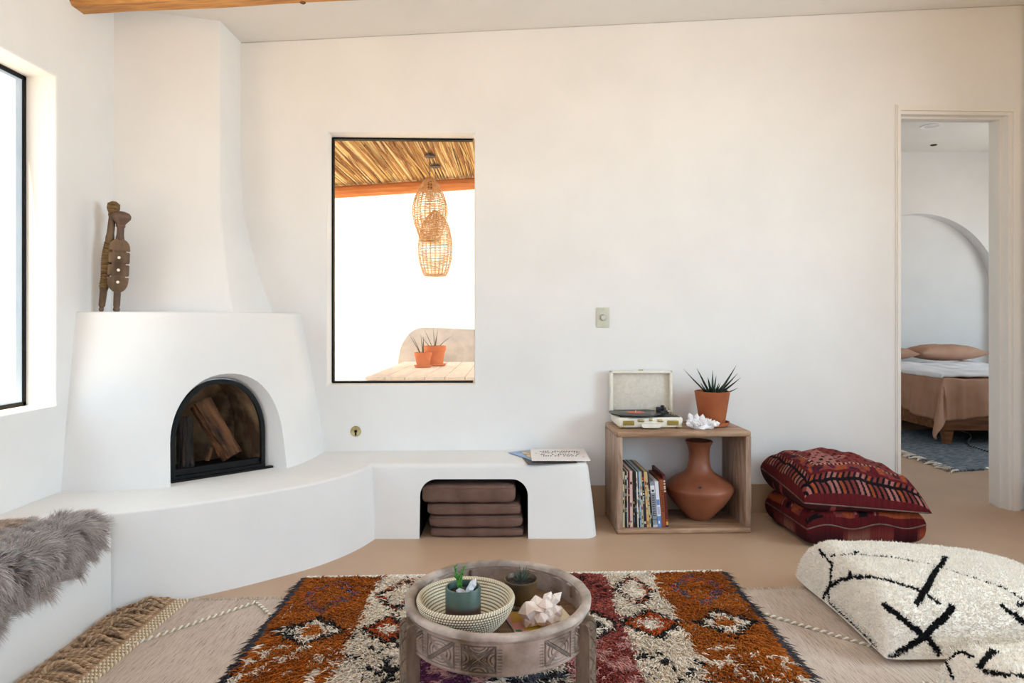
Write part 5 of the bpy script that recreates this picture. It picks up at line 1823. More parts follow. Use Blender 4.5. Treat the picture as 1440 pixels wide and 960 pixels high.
for an in (math.radians(208), math.radians(-26), math.radians(90)):
    lg = bpy.data.objects.new('leg', None); COL.objects.link(lg); lg.parent = tb
    lg.location = ((TR + .004) * math.cos(an), (TR + .004) * math.sin(an), 0); lg.rotation_euler = (0, 0, an - PI / 2)
    # carved post: front face grid with chip carving, tapering foot
    nxg, nzg = 26, 120
    top_ = TZ - .026
    us = np.linspace(-1, 1, nxg); zs = np.linspace(0.030, top_, nzg)
    Ug, Zg = np.meshgrid(us, zs, indexing='ij')
    wv = .026 + .004 * np.clip((Zg - .12) / .15, 0, 1)
    f = (Zg / .058) % 1 * 2 - 1
    dg1 = np.abs(Ug) - np.abs(f)
    dep = np.clip(1 - np.abs(dg1) / .10, 0, 1) + np.clip(1 - np.abs(np.abs(Ug) + np.abs(f) - 1.35) / .12, 0, 1) * .8 + np.clip(1 - np.abs(np.abs(f) - .96) / .06, 0, 1)
    dep = np.clip(dep, 0, 1) * (np.abs(Ug) < .9)
    bul = .014 * np.sqrt(np.clip(1 - (np.clip(Zg - top_ + .03, 0, 1) / .03) ** 2, 0, 1))
    Yg_ = bul * (1 - .15 * Ug ** 2) + .004 - dep * .006
    front = np.stack([Ug * wv, Yg_, Zg], -1).reshape(-1, 3)
    backf = np.stack([Ug * wv, np.full_like(Ug, -.024), Zg], -1).reshape(-1, 3)
    VV = np.concatenate([front, backf])
    fr_ = grid_faces(nxg, nzg); bk_ = grid_faces(nxg, nzg, nxg * nzg, True)
    idx = np.arange(nxg * nzg).reshape(nxg, nzg); o2 = nxg * nzg
    def strip(e_, flip):
        q = np.stack([e_[:-1], e_[1:], e_[1:] + o2, e_[:-1] + o2], 1)
        return q[:, ::-1] if flip else q
    FF = np.concatenate([fr_, bk_, strip(idx[0], False), strip(idx[-1], True), strip(idx[:, 0], True), strip(idx[:, -1], False)])
    lp = fast('post', VV, FF, M['leg_wood'], lg, smooth=False)

# ---- coiled basket bowl
BX, BYY = -0.128, 1.885
bz = TZ - .074
bw = thing('coiled_basket', 'coiled straw bowl with dark stitches, standing in the carved drum table', 'basket', (BX, BYY, bz))
g = G()
ncoil = 13
def bowl_r(t): return 0.068 + (0.1375 - 0.068) * (1 - (1 - t) ** 1.7)
H_b = 0.094
prof_o, prof_i = [], []
sub = 6
for k in range(ncoil):
    for j in range(sub):
        t = (k + j / sub) / ncoil
        b_ = math.sin(PI * j / sub) * .0034
        prof_o.append((bowl_r(t) + b_, H_b * t ** 1.15, k, j)); prof_i.append((bowl_r(t) - .006 - b_, H_b * t ** 1.15 + .003, k, j))
prof = prof_o + [(bowl_r(1), H_b + .003, ncoil, 3), (bowl_r(1) - .003, H_b + .005, ncoil, 3)] + prof_i[::-1]
seg = 420
no = len(prof_o)
base_c = HA('#dfd4bd'); dk = HA('#3a2a20'); mid = HA('#b29a6e')
ang = 2 * PI * np.arange(seg) / seg
VV = []; CC = []
for pi_, (r_, z, k, j) in enumerate(prof):
    outer = pi_ < no
    VV.append(np.stack([r_ * np.cos(ang), r_ * np.sin(ang), np.full(seg, z)], 1))
    st = (np.arange(seg) + k * 2) % 4
    c = np.tile(base_c, (seg, 1))
    if outer:
        c[(st == 0)] = dk; c[(st == 1) & (j in (0, 1, 5))] = mid
        if j == 0: c[:] = dk * 1.4
        c *= (0.92 if k < 11 else 1.0)
    else:
        if j in (0,): c[:] = dk * 1.3
        elif j in (1, 5): c[st == 0] = mid; c[(st == 1)] = mid * .8
        if k > ncoil - 2: c[st == 0] = mid
    if k == ncoil: c = np.tile(base_c, (seg, 1)); c[st == 0] = dk
    CC.append(c)
VV = np.concatenate(VV); CC = np.concatenate(CC)
npf = len(prof)
i_, k_ = np.meshgrid(np.arange(npf - 1), np.arange(seg), indexing='ij')
FF = np.stack([i_ * seg + k_, i_ * seg + (k_ + 1) % seg, (i_ + 1) * seg + (k_ + 1) % seg, (i_ + 1) * seg + k_], -1).reshape(-1, 4)
fast('coiled_wall', VV, FF, M['coil'], bw, CC)
g = G()
g.lathe([(0.0, 0.0), (0.069, 0.0), (0.069, 0.006), (0.0, 0.006)], 48, col=base_c)
g.build('coiled_base', M['coil'], bw)

# ---- teal pot in the basket
e = thing('glazed_planter', 'teal over brown glazed planter with a small succulent, inside the coiled bowl', 'potted plant', (-0.135, 1.875, bz + .0065))
pr, phh = 0.0505, 0.121
g = G(); g.lathe([(0, 0), (pr - .003, 0), (pr, .004), (pr, phh - .003), (pr - .002, phh), (pr - .0055, phh), (pr - .007, phh - .004), (pr - .007, phh - .022), (0, phh - .022)], 56); g.build('pot', M['teal_glaze'], e)
g = G(); g.lathe([(pr - .0075, phh - .018), (pr * .5, phh - .014), (0, phh - .012)], 32); g.build('soil', M['soil'], e)
g = G()
rnd = random.Random(9)
stems = [((-0.012, -.004), (-.012, .0, .075)), ((-0.010, .0), (.014, 0, .072)), ((-0.011, 0), (.0, -.006, .05)), ((-.006, .004), (-.02, .01, .04))]
for (x, y), tp in stems:
    a = Vector((x, y, phh - .015)); b_ = Vector((x + tp[0], y + tp[1], phh - .015 + tp[2]))
    mid_ = (a + b_) / 2 + Vector((-tp[0] * .3, 0, 0))
    pth = [a.lerp(mid_, t).lerp(mid_.lerp(b_, t), t) for t in np.linspace(0, 1, 8)]
    g.tube([p[:] for p in pth], .0022, 6)
    for k in range(22):
        t = .12 + .88 * k / 22
        i = min(int(t * 7), 6); p = pth[i].lerp(pth[i + 1], t * 7 - i)
        an = k * 2.4
        dv = Vector((math.cos(an), math.sin(an), .6)).normalized()
        lump(g, (.0034, .0034, .0026), (0, 0, 0), k, .0, 1) if False else leaf(g, p[:], dv, rnd.uniform(.006, .010), .0028, (0, 0, .2), 3, .7)
g.build('succulent', M['succulent'], e, True, 80)
o = G(); crystals(o, [((0, 0, 0), (.55, 0, 1), .05, .0115), ((-.012, 0, 0), (-.9, -.2, .45), .024, .010), ((.006, -.004, 0), (.2, -.3, 1), .03, .009)], 8)
cr = o.build('quartz_point', M['crystal_grey'], None, False); cr.location = (-0.135 + .014, 1.875 - .012, bz + .0065 + phh - .016)
tag(cr, 'clear pointed quartz leaning in the teal planter beside its succulent', 'crystal')

# ---- little brown pot with an aloe
e = thing('bronze_pot', 'small bronze-brown pot with a tiny dark aloe, behind the quartz on the tray table', 'potted plant', (0.032, 2.022, bz))
g = G(); g.lathe([(0, 0), (.030, 0), (.031, .006), (.026, .014), (.028, .022), (.044, .045), (.0505, .075), (.0515, .09), (.049, .092), (.047, .086), (.044, .075), (0, .075)], 48)
g.build('pot', M['brown_glaze'], e)
g = G(); g.lathe([(.0465, .080), (.02, .084), (0, .085)], 32); g.build('soil', M['soil'], e)
g = G()
rnd = random.Random(12)
for k in range(13):
    a = 2 * PI * k / 13 + .3
    leaf(g, (.004 * math.cos(a), .004 * math.sin(a), .080), (math.cos(a) * rnd.uniform(.5, 1.2), math.sin(a) * rnd.uniform(.5, 1), rnd.uniform(.7, 1.3)), rnd.uniform(.030, .048), .0055, (0, 0, .1), 6)
g.build('leaves', M['aloe_grey'], e, True, 80)

# ---- magazine and big quartz cluster on the tray
mg = thing('magazine', 'colourful magazine lying on the tray table under the pink-white quartz', 'magazine', (0.095, 1.905, bz + .001), math.radians(17))
g = G(); g.b2((-.093, -.10, 0), (.093, .10, .005), .0008, 1); g.build('pages', M['paper'], mg, False)
nmx, nmy = 90, 100
ux, uy = np.meshgrid(np.linspace(-.0915, .0915, nmx), np.linspace(-.0985, .0985, nmy), indexing='ij')
wx = ux + .012 * (vnoise(ux * 30, uy * 30, 81) - .5); wy = uy + .012 * (vnoise(ux * 30, uy * 30, 82) - .5)
cm = np.ones(ux.shape + (3,)) * HA('#e9e1d4')
def blob(m_, c): cm[m_] = HA(c)
blob(wx < -.045, '#c98a80'); blob((wx < -.03) & (wy < -.055), '#b2607c'); blob((wy > .03) & (wx > -.08) & (wx < .03), '#b98a3e')
blob(np.hypot(wx + .035, wy + .005) < .026, '#c9b13a'); blob((wx > -.04) & (wx < .05) & (np.abs(wy + .045) < .014), '#d98a1e'); blob((np.abs(wx * .8 + wy * .55 + .077) < .0075) & (wy < -.015) & (wy > -.085), '#1f6a4a')
blob((np.abs(wy + .07) < .007) & (wx > -.04) & (wx < .03), '#f2ede6'); blob((np.abs(wy + .058 - .1 * wx) < .0022) & (wx > -.04) & (wx < .03), '#3a2a2a'); blob((np.abs(wy + .079) < .0022) & (wx > -.04) & (wx < .03), '#3a2a2a')
blob((wx > .045) & (wy > .0), '#e8dcc0'); blob((wy < -.086), '#d9a6b2')
fast('cover', np.stack([ux, uy, np.full_like(ux, .0056)], -1).reshape(-1, 3), grid_faces(nmx, nmy), M['print'], mg, cm.reshape(-1, 3))
g = G()
lump(g, (.046, .036, .034), (-.004, 0, .030), 7, .45)
rnd = random.Random(21)
sp = [((-.026, -.005, .018), (-.45, -.2, 1), .058, .030), ((-.012, .004, .028), (-.15, .1, 1), .052, .026), ((.004, -.004, .026), (.1, -.1, 1), .050, .026), ((.012, .006, .040), (.95, .1, 1), .066, .0135), ((.006, .006, .042), (.45, .2, 1), .050, .015), ((.024, -.002, .022), (1, 0, .75), .042, .019), ((-.004, -.018, .016), (-.1, -.6, .9), .036, .022), ((.016, -.016, .014), (.45, -.6, .7), .034, .018), ((-.03, -.012, .012), (-.8, -.5, .4), .030, .020)]
for k in range(7):
    a = rnd.uniform(PI, 2 * PI)
    sp.append(((.026 * math.cos(a), .022 * math.sin(a), rnd.uniform(.008, .022)), (math.cos(a), math.sin(a), rnd.uniform(.2, .9)), rnd.uniform(.016, .024), rnd.uniform(.009, .014)))
crystals(g, sp, 9)
o = g.build('quartz_cluster', M['crystal_pink'], None, False); o.location = (0.092, 1.905, bz + .0065)
tag(o, 'pinkish white quartz cluster sitting on the colourful magazine in the tray table', 'crystal')

# ================================================================== PATIO THINGS
rt = thing('reed_roof', 'sunlit cane reed roof over the patio outside the far window', 'reed roof', (0, 0, 0))
def RZ(x): return 2.43 + .063 * (x + 1.0)
g = G()
rnd = random.Random(2)
x = -2.5
while x < 0.35:
    r_ = rnd.uniform(.005, .0095)
    c = HA(rnd.choice(['#d9bb80', '#e4cc98', '#c9a465', '#e8d6ac', '#b98c52', '#decb98'])) * rnd.uniform(.85, 1.1)
    dz = rnd.uniform(0, .02)
    dx = rnd.uniform(-.012, .012)
    ys = np.linspace(4.12, 6.24, 6)
    g.tube([(x + dx * (yy - 5), yy, RZ(x) + .012 + dz) for yy in ys], r_, 5, False, c)
    x += r_ * rnd.uniform(1.2, 1.75)
for k in range(140):
    x = rnd.uniform(-1.7, .3); y0_ = rnd.uniform(4.2, 5.2)
    c = HA(rnd.choice(['#b88a48', '#8a5a2a', '#d8b878', '#a06a34'])); dx = rnd.uniform(-.035, .035)
    g.tube([(x, y0_, RZ(x) + .008), (x + dx, y0_ + .5, RZ(x) + .004), (x + dx * 1.6, y0_ + rnd.uniform(.8, 1.0), RZ(x) + .012)], rnd.uniform(.003, .007), 4, False, c)
g.build('reed_mat', M['reed'], rt, True, 80)
g = G(); q0, q1 = -2.55, .4
g.add([(q0, 4.1, RZ(q0) + .05), (q1, 4.1, RZ(q1) + .05), (q1, 6.34, RZ(q1) + .03), (q0, 6.34, RZ(q0) + .03), (q0, 4.1, RZ(q0) + .07), (q1, 4.1, RZ(q1) + .07), (q1, 6.34, RZ(q1) + .07), (q0, 6.34, RZ(q0) + .07)], [(0, 3, 2, 1), (4, 5, 6, 7), (0, 1, 5, 4), (1, 2, 6, 5), (2, 3, 7, 6), (3, 0, 4, 7)])
g.build('roof_cover', M['carved'], rt, False)
g = G()
n = 14
for i in range(n + 1):
    x = -2.6 + 3.1 * i / n
    zz1 = RZ(x) + .002
    for k in range(10):
        a = 2 * PI * k / 10
        g.v.append((x, 6.12 + .055 * math.cos(a), zz1 - .055 + .055 * math.sin(a)))
for i in range(n):
    for k in range(10):
        g.f.append((i * 10 + k, i * 10 + (k + 1) % 10, (i + 1) * 10 + (k + 1) % 10, (i + 1) * 10 + k))
g.f += [tuple(range(10)), tuple(n * 10 + k for k in range(10))]
g.build('patio_beam', M['beam_orange'], rt)

def wicker_lamp(label, x, y, zt, prof, rib, ring_step, zroof, seed):
    """woven pendant: profile (r, z below the tip)"""
    e = thing('wicker_pendant', label, 'pendant lamp', (x, y, zt), 0)
    g = G()
    rnd = random.Random(seed)
    P = [Vector((r_, 0, -z)) for r_, z in prof]
    S = catmull(P, 6)
    for k in range(rib):
        a = 2 * PI * k / rib
        g.tube([(p.x * math.cos(a), p.x * math.sin(a), p.z) for p in S], .0028, 5)
    zmin = S[-1].z
    z = -.012
    while z > zmin:
        for i in range(len(S) - 1):
            if S[i].z >= z >= S[i + 1].z:
                t = (S[i].z - z) / max(S[i].z - S[i + 1].z, 1e-9)
                r_ = S[i].x * (1 - t) + S[i + 1].x * t
                break
        ph = rnd.uniform(0, 1)
        pts = []
        for k in range(rib * 2):
            a = PI * k / rib
            rr_ = r_ + (.0028 if (k % 4 < 2) ^ (int(-z / ring_step) % 2 == 0) else -.0015)
            pts.append((rr_ * math.cos(a), rr_ * math.sin(a), z + .0015 * math.sin(a * 3 + ph * 6)))
        g.tube(pts, .0026, 4, False, None, 1.0, True)
        z -= ring_step
    for k in range(3):
        g.tube([(S[-1].x * math.cos(2 * PI * j / 30), S[-1].x * math.sin(2 * PI * j / 30), zmin + .004 * k) for j in range(30)], .004, 5, False, None, 1, True)
    g.build('woven_shade', M['wicker'], e, True, 80)
    g = G(); g.tube([(0, 0, -.02), (0, 0, zroof - zt)], .003, 6); g.build('cable', M['cable'], e)
    g = G(); g.lathe([(.045, zroof - zt - .012), (.045, zroof - zt - .0), ], 20); g.build('ceiling_plate', M['cable'], e)
    g = G(); g.lathe([(.012, -.03), (.018, -.06), (.018, -.10), (0, -.10)], 14); g.build('lamp_holder', M['cable'], e)
    g = G(); g.lathe([(.012, -.098), (.03, -.135), (.033, -.16), (.022, -.185), (0, -.193)], 18); g.build('bulb', M['ivory'], e)
    return e
def PX(px, py, d): return ((px - 718) * d / 926, d, 1.15 - (py - 450) * d / 926)
q = PX(604.5, 249, 5.2)
wicker_lamp('woven wicker pendant hanging higher and nearer, seen through the far window', q[0], q[1], q[2], [(.012, 0), (.05, .035), (.095, .11), (.128, .2), (.135, .28), (.122, .36), (.098, .43), (.085, .475), (.083, .50)], 22, .0135, RZ(q[0]) - .002, 1)
q = PX(612, 296, 5.55)
wicker_lamp('woven wicker pendant hanging lower and behind the other, seen through the far window', q[0], q[1], q[2], [(.012, 0), (.055, .04), (.105, .11), (.13, .2), (.142, .30), (.14, .38), (.125, .46), (.102, .53), (.09, .548)], 22, .0135, RZ(q[0]) - .002, 2)

tt = thing('slatted_table', 'weathered white slatted wooden table on the patio outside the far window', 'table', (0.0, 5.55, -.02))
g0 = 4.69 - 5.55
for k in range(14):
    x = -1.04 + k * .143
    g = G(); g.b2((x + .003, g0, .742), (x + .140, .86, .765), .003); g.build('board', M['slat_white'], tt)
g = G(); g.b2((-1.03, g0 + .04, .66), (.95, g0 + .08, .742)); g.b2((-1.03, .78, .66), (.95, .82, .742)); g.build('apron', M['slat_white'], tt)
for x in (-.98, .88):
    for y in (g0 + .08, .76):
        g = G(); g.b2((x - .04, y - .04, 0), (x + .04, y + .04, .742), .004); g.build('leg', M['slat_white'], tt)
def terracotta_pot(label, x, y, r, h, leaves, seed):
    e = thing('potted_plant', label, 'potted plant', (x, y, .745), 0)
    g = G(); g.lathe([(0, 0), (r * .85, 0), (r * 1.05, .014), (r * 1.02, .02), (0, .012)], 32); g.build('saucer', M['terracotta_pale'], e)
    g = G(); g.lathe([(0, .012), (r * .72, .012), (r * .93, h * .74), (r * .94, h * .74), (r, h * .75), (r * 1.02, h), (r * .93, h), (r * .9, h * .86), (0, h * .86)], 40); g.build('pot', M['terracotta_pale'], e, True, 30)
    g = G(); g.lathe([(r * .91, h * .88), (0, h * .9)], 24); g.build('soil', M['soil'], e)
    g = G()
    for (dx, dy, L, cx) in leaves:
        leaf(g, (dx * .05, 0, h * .88), (dx, dy, 1), L, .0085, (cx, 0, 0), 8)
    g.build('leaves', M['aloe_grey'], e, True, 80)
q = PX(595, 517, 5.66)
terracotta_pot('smaller pale terracotta pot with thin leaves, left one on the patio table', q[0], q[1], .074, .13, [(-.5, 0, .19, -.06), (-.42, .1, .17, -.05), (-.08, 0, .17, -.02), (-.0, .1, .15, .0)], 1)
q = PX(611.5, 515, 5.85)
terracotta_pot('larger terracotta pot with thin leaves behind the smaller one on the patio table', q[0], q[1], .098, .178, [(-.75, 0, .14, -.05), (-.4, 0, .18, -.05), (-.06, 0, .19, 0), (.1, 0, .17, .03), (.6, 0, .13, .5), (.05, .1, .14, 0.1)], 2)
bq = G()
prof = [(-1.12, -.02), (-1.13, .5), (-1.12, .78), (-1.06, .96), (-.95, 1.06), (-.8, 1.075), (-.3, 1.055), (.4, 1.05), (1.3, 1.05), (1.3, -.02)]
pp = [(p.x, p.y) for p in catmull([(a, b, 0) for a, b in prof[:8]], 5)] + prof[8:]
n = len(pp)
bq.v = [(x, 6.56 + .03 * max(0, z), z) for x, z in pp] + [(x, 6.95, z) for x, z in pp]
bq.f = [tuple(range(n)), tuple(range(2 * n - 1, n - 1, -1))] + [(i, n + i, n + (i + 1) % n, (i + 1) % n) for i in range(n)]
bo_ = bq.build('stucco_bench_back', M['banco'], None, True, 40)
tag(bo_, 'grey pitted stucco bench back behind the patio table and pots', 'patio bench')

# ================================================================== BEDROOM THINGS
bx0_, bx1_, by0_, by1_ = 3.95, 5.47, 6.02, 8.06
bd = thing('bed', 'low wooden bed with tapered legs seen through the doorway', 'bed', ((bx0_ + bx1_) / 2, (by0_ + by1_) / 2, 0))
hx, hy = (bx1_ - bx0_) / 2, (by1_ - by0_) / 2
g = G(); g.b2((-hx, -hy, .14), (hx, -hy + .05, .33), .008); g.build('foot_rail', M['bed_wood'], bd)
g = G(); g.b2((-hx, hy - .05, .14), (hx, hy, .33), .008); g.build('head_rail', M['bed_wood'], bd)
for s in (-1, 1):
    g = G(); g.b2((s * hx, -hy + .05, .14), (s * (hx - .05), hy - .05, .33), .006); g.build('side_rail', M['bed_wood'], bd)
    for t in (-1, 1):
        g = G()
        bm = bmesh.new(); bmesh.ops.create_cube(bm, size=1)
        for v in bm.verts:
            k = 1 if v.co.z > 0 else .6
            v.co = Vector((v.co.x * .085 * k, v.co.y * .075 * k, (v.co.z + .5) * .15))
        bm.verts.index_update()
        g.add([(v.co.x + s * (hx - .07), v.co.y + t * (hy - .05), v.co.z) for v in bm.verts], [[v.index for v in f.verts] for f in bm.faces]); bm.free()
        g.build('leg', M['bed_wood'], bd)
g = G(); g.b2((-hx + .05, -hy + .05, .25), (hx - .05, hy - .05, .28)); g.build('slat_base', M['bed_wood'], bd, False)
mt = thing('mattress', 'white mattress on the wooden bed beyond the doorway', 'mattress', ((bx0_ + bx1_) / 2, (by0_ + by1_) / 2, .281))
g = G(); g.b2((-hx + .03, -hy + .03, 0), (hx - .03, hy - .02, .27), .05, 4); g.build('mattress_body', M['mattress'], mt)
# duvet with folds hanging at the side and foot
def duvet(name, mat, xL, xR, yF, yB, z0, dropL, dropF, label, thick, seed, corner=0.0, par=None):
    nx_, ny_ = 110, 120
    a = np.linspace(-dropL, xR - xL, nx_); b = np.linspace(-dropF, yB - yF, ny_)
    A, B = np.meshgrid(a, b, indexing='ij')
    r = .05
    ov = np.clip(-A, 0, None); of = np.clip(-B, 0, None)
    fold = lambda t, s: (vnoise(t * 5.5, t * 0 + s, 91 + seed) - .5) * 1.0 + (vnoise(t * 14, t * 0 + s, 92 + seed) - .5) * .5
    hemF = 1 + .14 * np.sin(A * 5 + 1) * (A > 0); hemL = 1 + .10 * np.sin(B * 6)
    dz = np.maximum(ov * hemL, of * hemF) + .55 * np.minimum(ov, of) + corner * np.minimum(ov / max(dropL, 1e-6), of / max(dropF, 1e-6))
    wF = np.clip(of / .2, 0, 1); wL = np.clip(ov / .2, 0, 1)
    corner_ = (A < 0) & (B < 0)
    r2 = np.hypot(ov, of); phi = np.arctan2(of, ov + 1e-9)
    flare = lambda t: .02 * (1 - np.exp(-t / .03)) + .13 * t
    pl_ = lambda t, s: (vnoise(t * 8, t * 0 + s, 91 + seed) - .5) + (vnoise(t * 19, t * 0 + s, 92 + seed) - .5) * .7
    X = np.where(A < 0, xL - flare(ov) - wL * .075 * pl_(B + 3, 1.0), xL + A)
    Y = np.where(B < 0, yF - flare(of) - wF * .085 * pl_(A + 7, 2.0), yF + B)
    rho = flare(r2) + .42 * r2 * np.sin(2 * phi) + .05 * np.clip(r2 / .2, 0, 1) * np.sin(phi * 9 + 1) * np.sin(2 * phi)
    e0 = wL * .075 * pl_(B * 0 + 3, 1.0); e1 = wF * .085 * pl_(A * 0 + 7, 2.0)
    X = np.where(corner_, xL - rho * np.cos(phi) - e0 * np.cos(phi) ** 2, X)
    Y = np.where(corner_, yF - rho * np.sin(phi) - e1 * np.sin(phi) ** 2, Y)
    dz = np.where(corner_, r2 * (.97 + corner * np.sin(2 * phi)), dz)
    dz = dz * (1 + .16 * np.exp(-(np.clip(A, 0, None) + np.clip(B, 0, None)) / .2) * (corner > 0))
    puff = .03 * (vnoise(A * 4, B * 4, 93 + seed) - .5) + .02 * (vnoise(A * 11, B * 6, 94 + seed) - .5)
    Z = z0 + puff * np.exp(-dz * 3) - dz
    top = np.stack([X, Y, Z], -1).reshape(-1, 3)
    o = fast(name, top, grid_faces(nx_, ny_), mat, par, None)
    sm = o.modifiers.new('thickness', 'SOLIDIFY'); sm.thickness = thick; sm.offset = -1
    return o
dv = duvet('duvet', M['linen'], bx0_ - .015, bx1_ + .02, by0_ - .025, 7.3, .622, .33, .30, '', .03, 1, .02)
tag(dv, 'crumpled terracotta linen duvet hanging over the foot of the bed', 'duvet')
sh_ = duvet('folded_sheet', M['sheet'], bx0_ + .0, bx1_ + .01, by0_ + .01, 7.72, .662, .035, .02, '', .022, 3)
tag(sh_, 'white sheet folded back across the bed above the terracotta duvet', 'bed sheet')
def bed_pillow(label, c, w, d, h, rz, seed, pitch=0.0):
    e = thing('bed_pillow', label, 'pillow', c, 0, 'linen pillows on the bed', rot=(pitch, 0, rz))
    S = pad(w, d, h, lambda U, V: h * .5 + 0 * U, 60, 50, 2.6, .5, None, .07, .014, seed, .5)
    pad_mesh('pillow_cover', M['linen'], e, *S, lambda u, v, t: np.ones(u.shape + (3,)))
bed_pillow('terracotta linen pillow at the middle of the bed, seen through the doorway', (5.10, 7.76, .675), .80, .46, .19, .03, 41)
bed_pillow('terracotta linen pillow at the bed edge, cut off by the left door jamb', (4.33, 7.78, .675), .74, .46, .17, -.02, 47)
# bedroom rug
br = thing('bedroom_rug', 'blue-grey woven rug with knotted white fringe under the bed', 'rug', (0, 0, 0))
ra, rb_, rc_, rd = (3.375, 4.99), (6.2, 5.62), (6.0, 7.4), (3.42, 6.6)
g = G()
n1_, n2_ = 40, 30
for i in range(n1_ + 1):
    s = i / n1_
    for j in range(n2_ + 1):
        t = j / n2_
        x = (ra[0] * (1 - s) + rb_[0] * s) * (1 - t) + (rd[0] * (1 - s) + rc_[0] * s) * t
        y = (ra[1] * (1 - s) + rb_[1] * s) * (1 - t) + (rd[1] * (1 - s) + rc_[1] * s) * t
        g.v.append((x, y, .012 + .003 * mnoise.noise(Vector((x * 5, y * 5, 0)))))
for i in range(n1_):
    for j in range(n2_):
        a = i * (n2_ + 1) + j
        g.f.append((a, a + n2_ + 1, a + n2_ + 2, a + 1))
o = len(g.v)
ch = [i * (n2_ + 1) for i in range(n1_ + 1)]; g.v += [(g.v[k][0], g.v[k][1], 0) for k in ch]; g.f += [(ch[k], ch[k + 1], o + k + 1, o + k) for k in range(n1_)]
o = len(g.v)
ch = list(range(n2_ + 1)); g.v += [(g.v[k][0], g.v[k][1], 0) for k in ch]; g.f += [(ch[k], ch[k + 1], o + k + 1, o + k) for k in range(n2_)]
g.build('woven_field', M['grey_rug'], br, True, 60)
g = G()
rnd = random.Random(14)
for k in range(70):
    t = k / 70 + rnd.uniform(-.004, .004)
    x = ra[0] * (1 - t) + rd[0] * t; y = ra[1] * (1 - t) + rd[1] * t
    L = rnd.uniform(.04, .10)
    p = [(x + .012, y, .016), (x - L * .5, y - rnd.uniform(-.01, .03), .016), (x - L, y - rnd.uniform(-.02, .06), .008)]
    c = HA(rnd.choice(['#d8cfc2', '#c4b8a8', '#e4dcd0', '#6a6c72']))
    g.tube(p, [.008, .0075, .005], 5, True, c)
    lump(g, (.0, .0, .0), (0, 0, 0), 1, 0, 0) if False else None
for k in range(26):
    t = k / 26
    x = ra[0] + (rb_[0] - ra[0]) * t; y = ra[1] + (rb_[1] - ra[1]) * t
    g.tube([(x, y + .01, .014), (x + rnd.uniform(-.01, .01), y - .012, .012), (x + rnd.uniform(-.02, .02), y - .024, .006)], [.005, .004, .003], 4, True, HA('#59606a'))
o = g.build('knotted_fringe', M['cord'], br); o['kind'] = 'stuff'
g = G()
for off in (0.18, .55, .92):
    twist(g, [(ra[0] + (rb_[0] - ra[0]) * (off + .1 * math.sin(t * 9) * .3 + t * .25), ra[1] + .02 + (rb_[1] - ra[1]) * (off + t * .25) + 1.5 * t, .017) for t in np.linspace(0, 1, 9)], .008, .04, HA('#aeb2b6'), HA('#3f464f'))
g.build('braided_lines', M['cord'], br)
# recessed ceiling fittings
for nme, lab, px, py, r_ in (('downlight', 'round recessed downlight in the bedroom ceiling beyond the doorway', 1310, 177, .105), ('ceiling_sensor', 'tiny dark sensor in the bedroom ceiling behind the downlight', 1313, 203.5, .035)):
    d_ = 926 * (BC - 1.15) / (450 - py)
    x = (px - 718) * d_ / 926
    e = thing(nme, lab, 'ceiling light' if r_ > .05 else 'sensor', (x, d_, BC))
    g = G(); g.lathe([(r_, 0.0), (r_, -.006), (r_ * .9, -.009), (r_ * .72, -.004), (r_ * .66, -.002)], 32); g.f = g.f[:-2]
    g.build('trim_ring', M['lamp_trim'] if r_ > .05 else M['cable'], e)
    g = G(); g.lathe([(r_ * .68, -.0015), (r_ * .3, -.003), (0, -.003)], 24); g.build('lens', M['banco'] if r_ > .05 else M['black_metal'], e)

# ================================================================== LIGHT, SKY, CAMERA
sc = bpy.context.scene
wd = bpy.data.worlds.new('sky'); sc.world = wd; wd.use_nodes = True
nt = wd.node_tree
bg = nt.nodes['Background']
bg.inputs['Color'].default_value = (0.80, 0.90, 1.0, 1)
bg.inputs['Strength'].default_value = 2.6

def area(name, loc, size, rot, power, col):
    l = bpy.data.lights.new(name, 'AREA'); l.shape = 'RECTANGLE'; l.size, l.size_y = size
    l.energy = power; l.color = col
    o = bpy.data.objects.new(name, l); COL.objects.link(o); o.location = loc; o.rotation_euler = rot
    return o
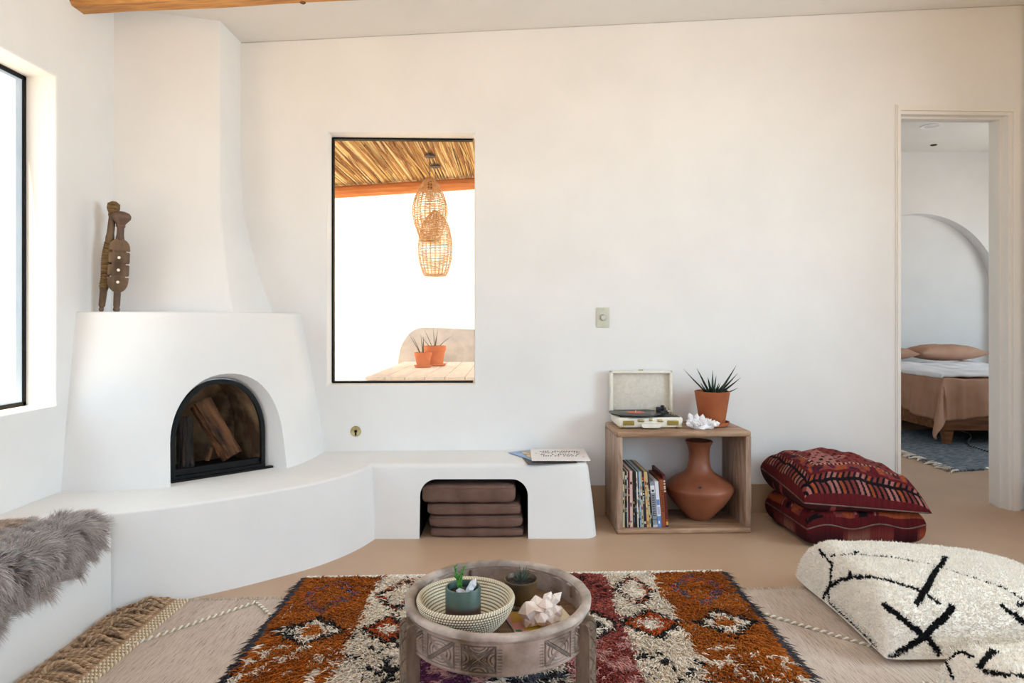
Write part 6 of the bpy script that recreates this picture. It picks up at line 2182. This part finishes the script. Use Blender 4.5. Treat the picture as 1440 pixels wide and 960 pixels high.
# fill lamps added outside the unseen rear and right glazing; daylight at other windows
def LIGHTS(p):
    area('fill_sky_rear', (0.55, RY - 2.1, 2.95), (5.4, 1.1), (math.radians(90 - 12), 0, 0), p['sky'][0], p['sky'][1])
    area('fill_horizon_rear', (0.55, RY - 0.6, 1.25), (4.2, 2.3), (PI / 2, 0, 0), p['hor'][0], p['hor'][1])
    area('fill_ground_rear', (0.55, RY - 1.3, 0.15), (5.0, 2.0), (math.radians(90 + 38), 0, 0), p['gnd'][0], p['gnd'][1])
    area('fill_right', (RX + .45, 1.3, 1.55), (2.1, 1.35), (PI / 2, 0, PI / 2), p['right'][0], p['right'][1])  # added fill beyond the unseen right window
    area('daylight_left', (LX - .45, 1.9, 1.5), (1.9, 1.4), (PI / 2, 0, -PI / 2), p['left'][0], p['left'][1])
    area('daylight_bedroom', (7.05, 6.1, 1.55), (2.3, 1.6), (PI / 2, 0, PI / 2), p['bed'][0], p['bed'][1])
    bg.inputs['Color'].default_value = (*p['world'][1], 1); bg.inputs['Strength'].default_value = p['world'][0]
    sl = bpy.data.lights.new('sun', 'SUN'); sl.energy = p['sun'][0]; sl.angle = math.radians(0.6); sl.color = p['sun'][1]
    so = bpy.data.objects.new('sun', sl); COL.objects.link(so)
    so.rotation_euler = Vector((0.10, 0.32, -0.95)).to_track_quat('-Z', 'Y').to_euler()
POWERS = dict(
    sky=(60, (.02, .36, 1.0)), hor=(0.1, (.6, .8, 1.0)), gnd=(8, (1.0, .60, .20)), right=(128, (.66, .875, 1.0)),
    left=(17, (.74, .91, 1.0)), bed=(56, (.66, .86, 1.0)), world=(1.8, (.70, .86, 1.0)), sun=(15, (1.0, .80, .49)))
LIGHTS(POWERS)

cam = bpy.data.cameras.new('camera'); co = bpy.data.objects.new('camera', cam); COL.objects.link(co)
co.location = (0, 0, 1.15); co.rotation_euler = (PI / 2, 0, 0)
cam.sensor_width = 36; cam.sensor_fit = 'HORIZONTAL'; cam.lens = 36 * 926 / 1440
cam.shift_x = 2 / 1440; cam.shift_y = -30 / 1440
cam.clip_start = 0.05; cam.clip_end = 200
sc.camera = co
vs_ = sc.view_settings
vs_.view_transform = 'Standard'; vs_.look = 'None'; vs_.gamma = 1.0; vs_.use_curve_mapping = False
vs_.exposure = -0.07
sc.cycles.max_bounces = 10; sc.cycles.diffuse_bounces = 6; sc.cycles.transparent_max_bounces = 12
sc.cycles.sample_clamp_indirect = 6.0
sc.cycles.use_denoising = True
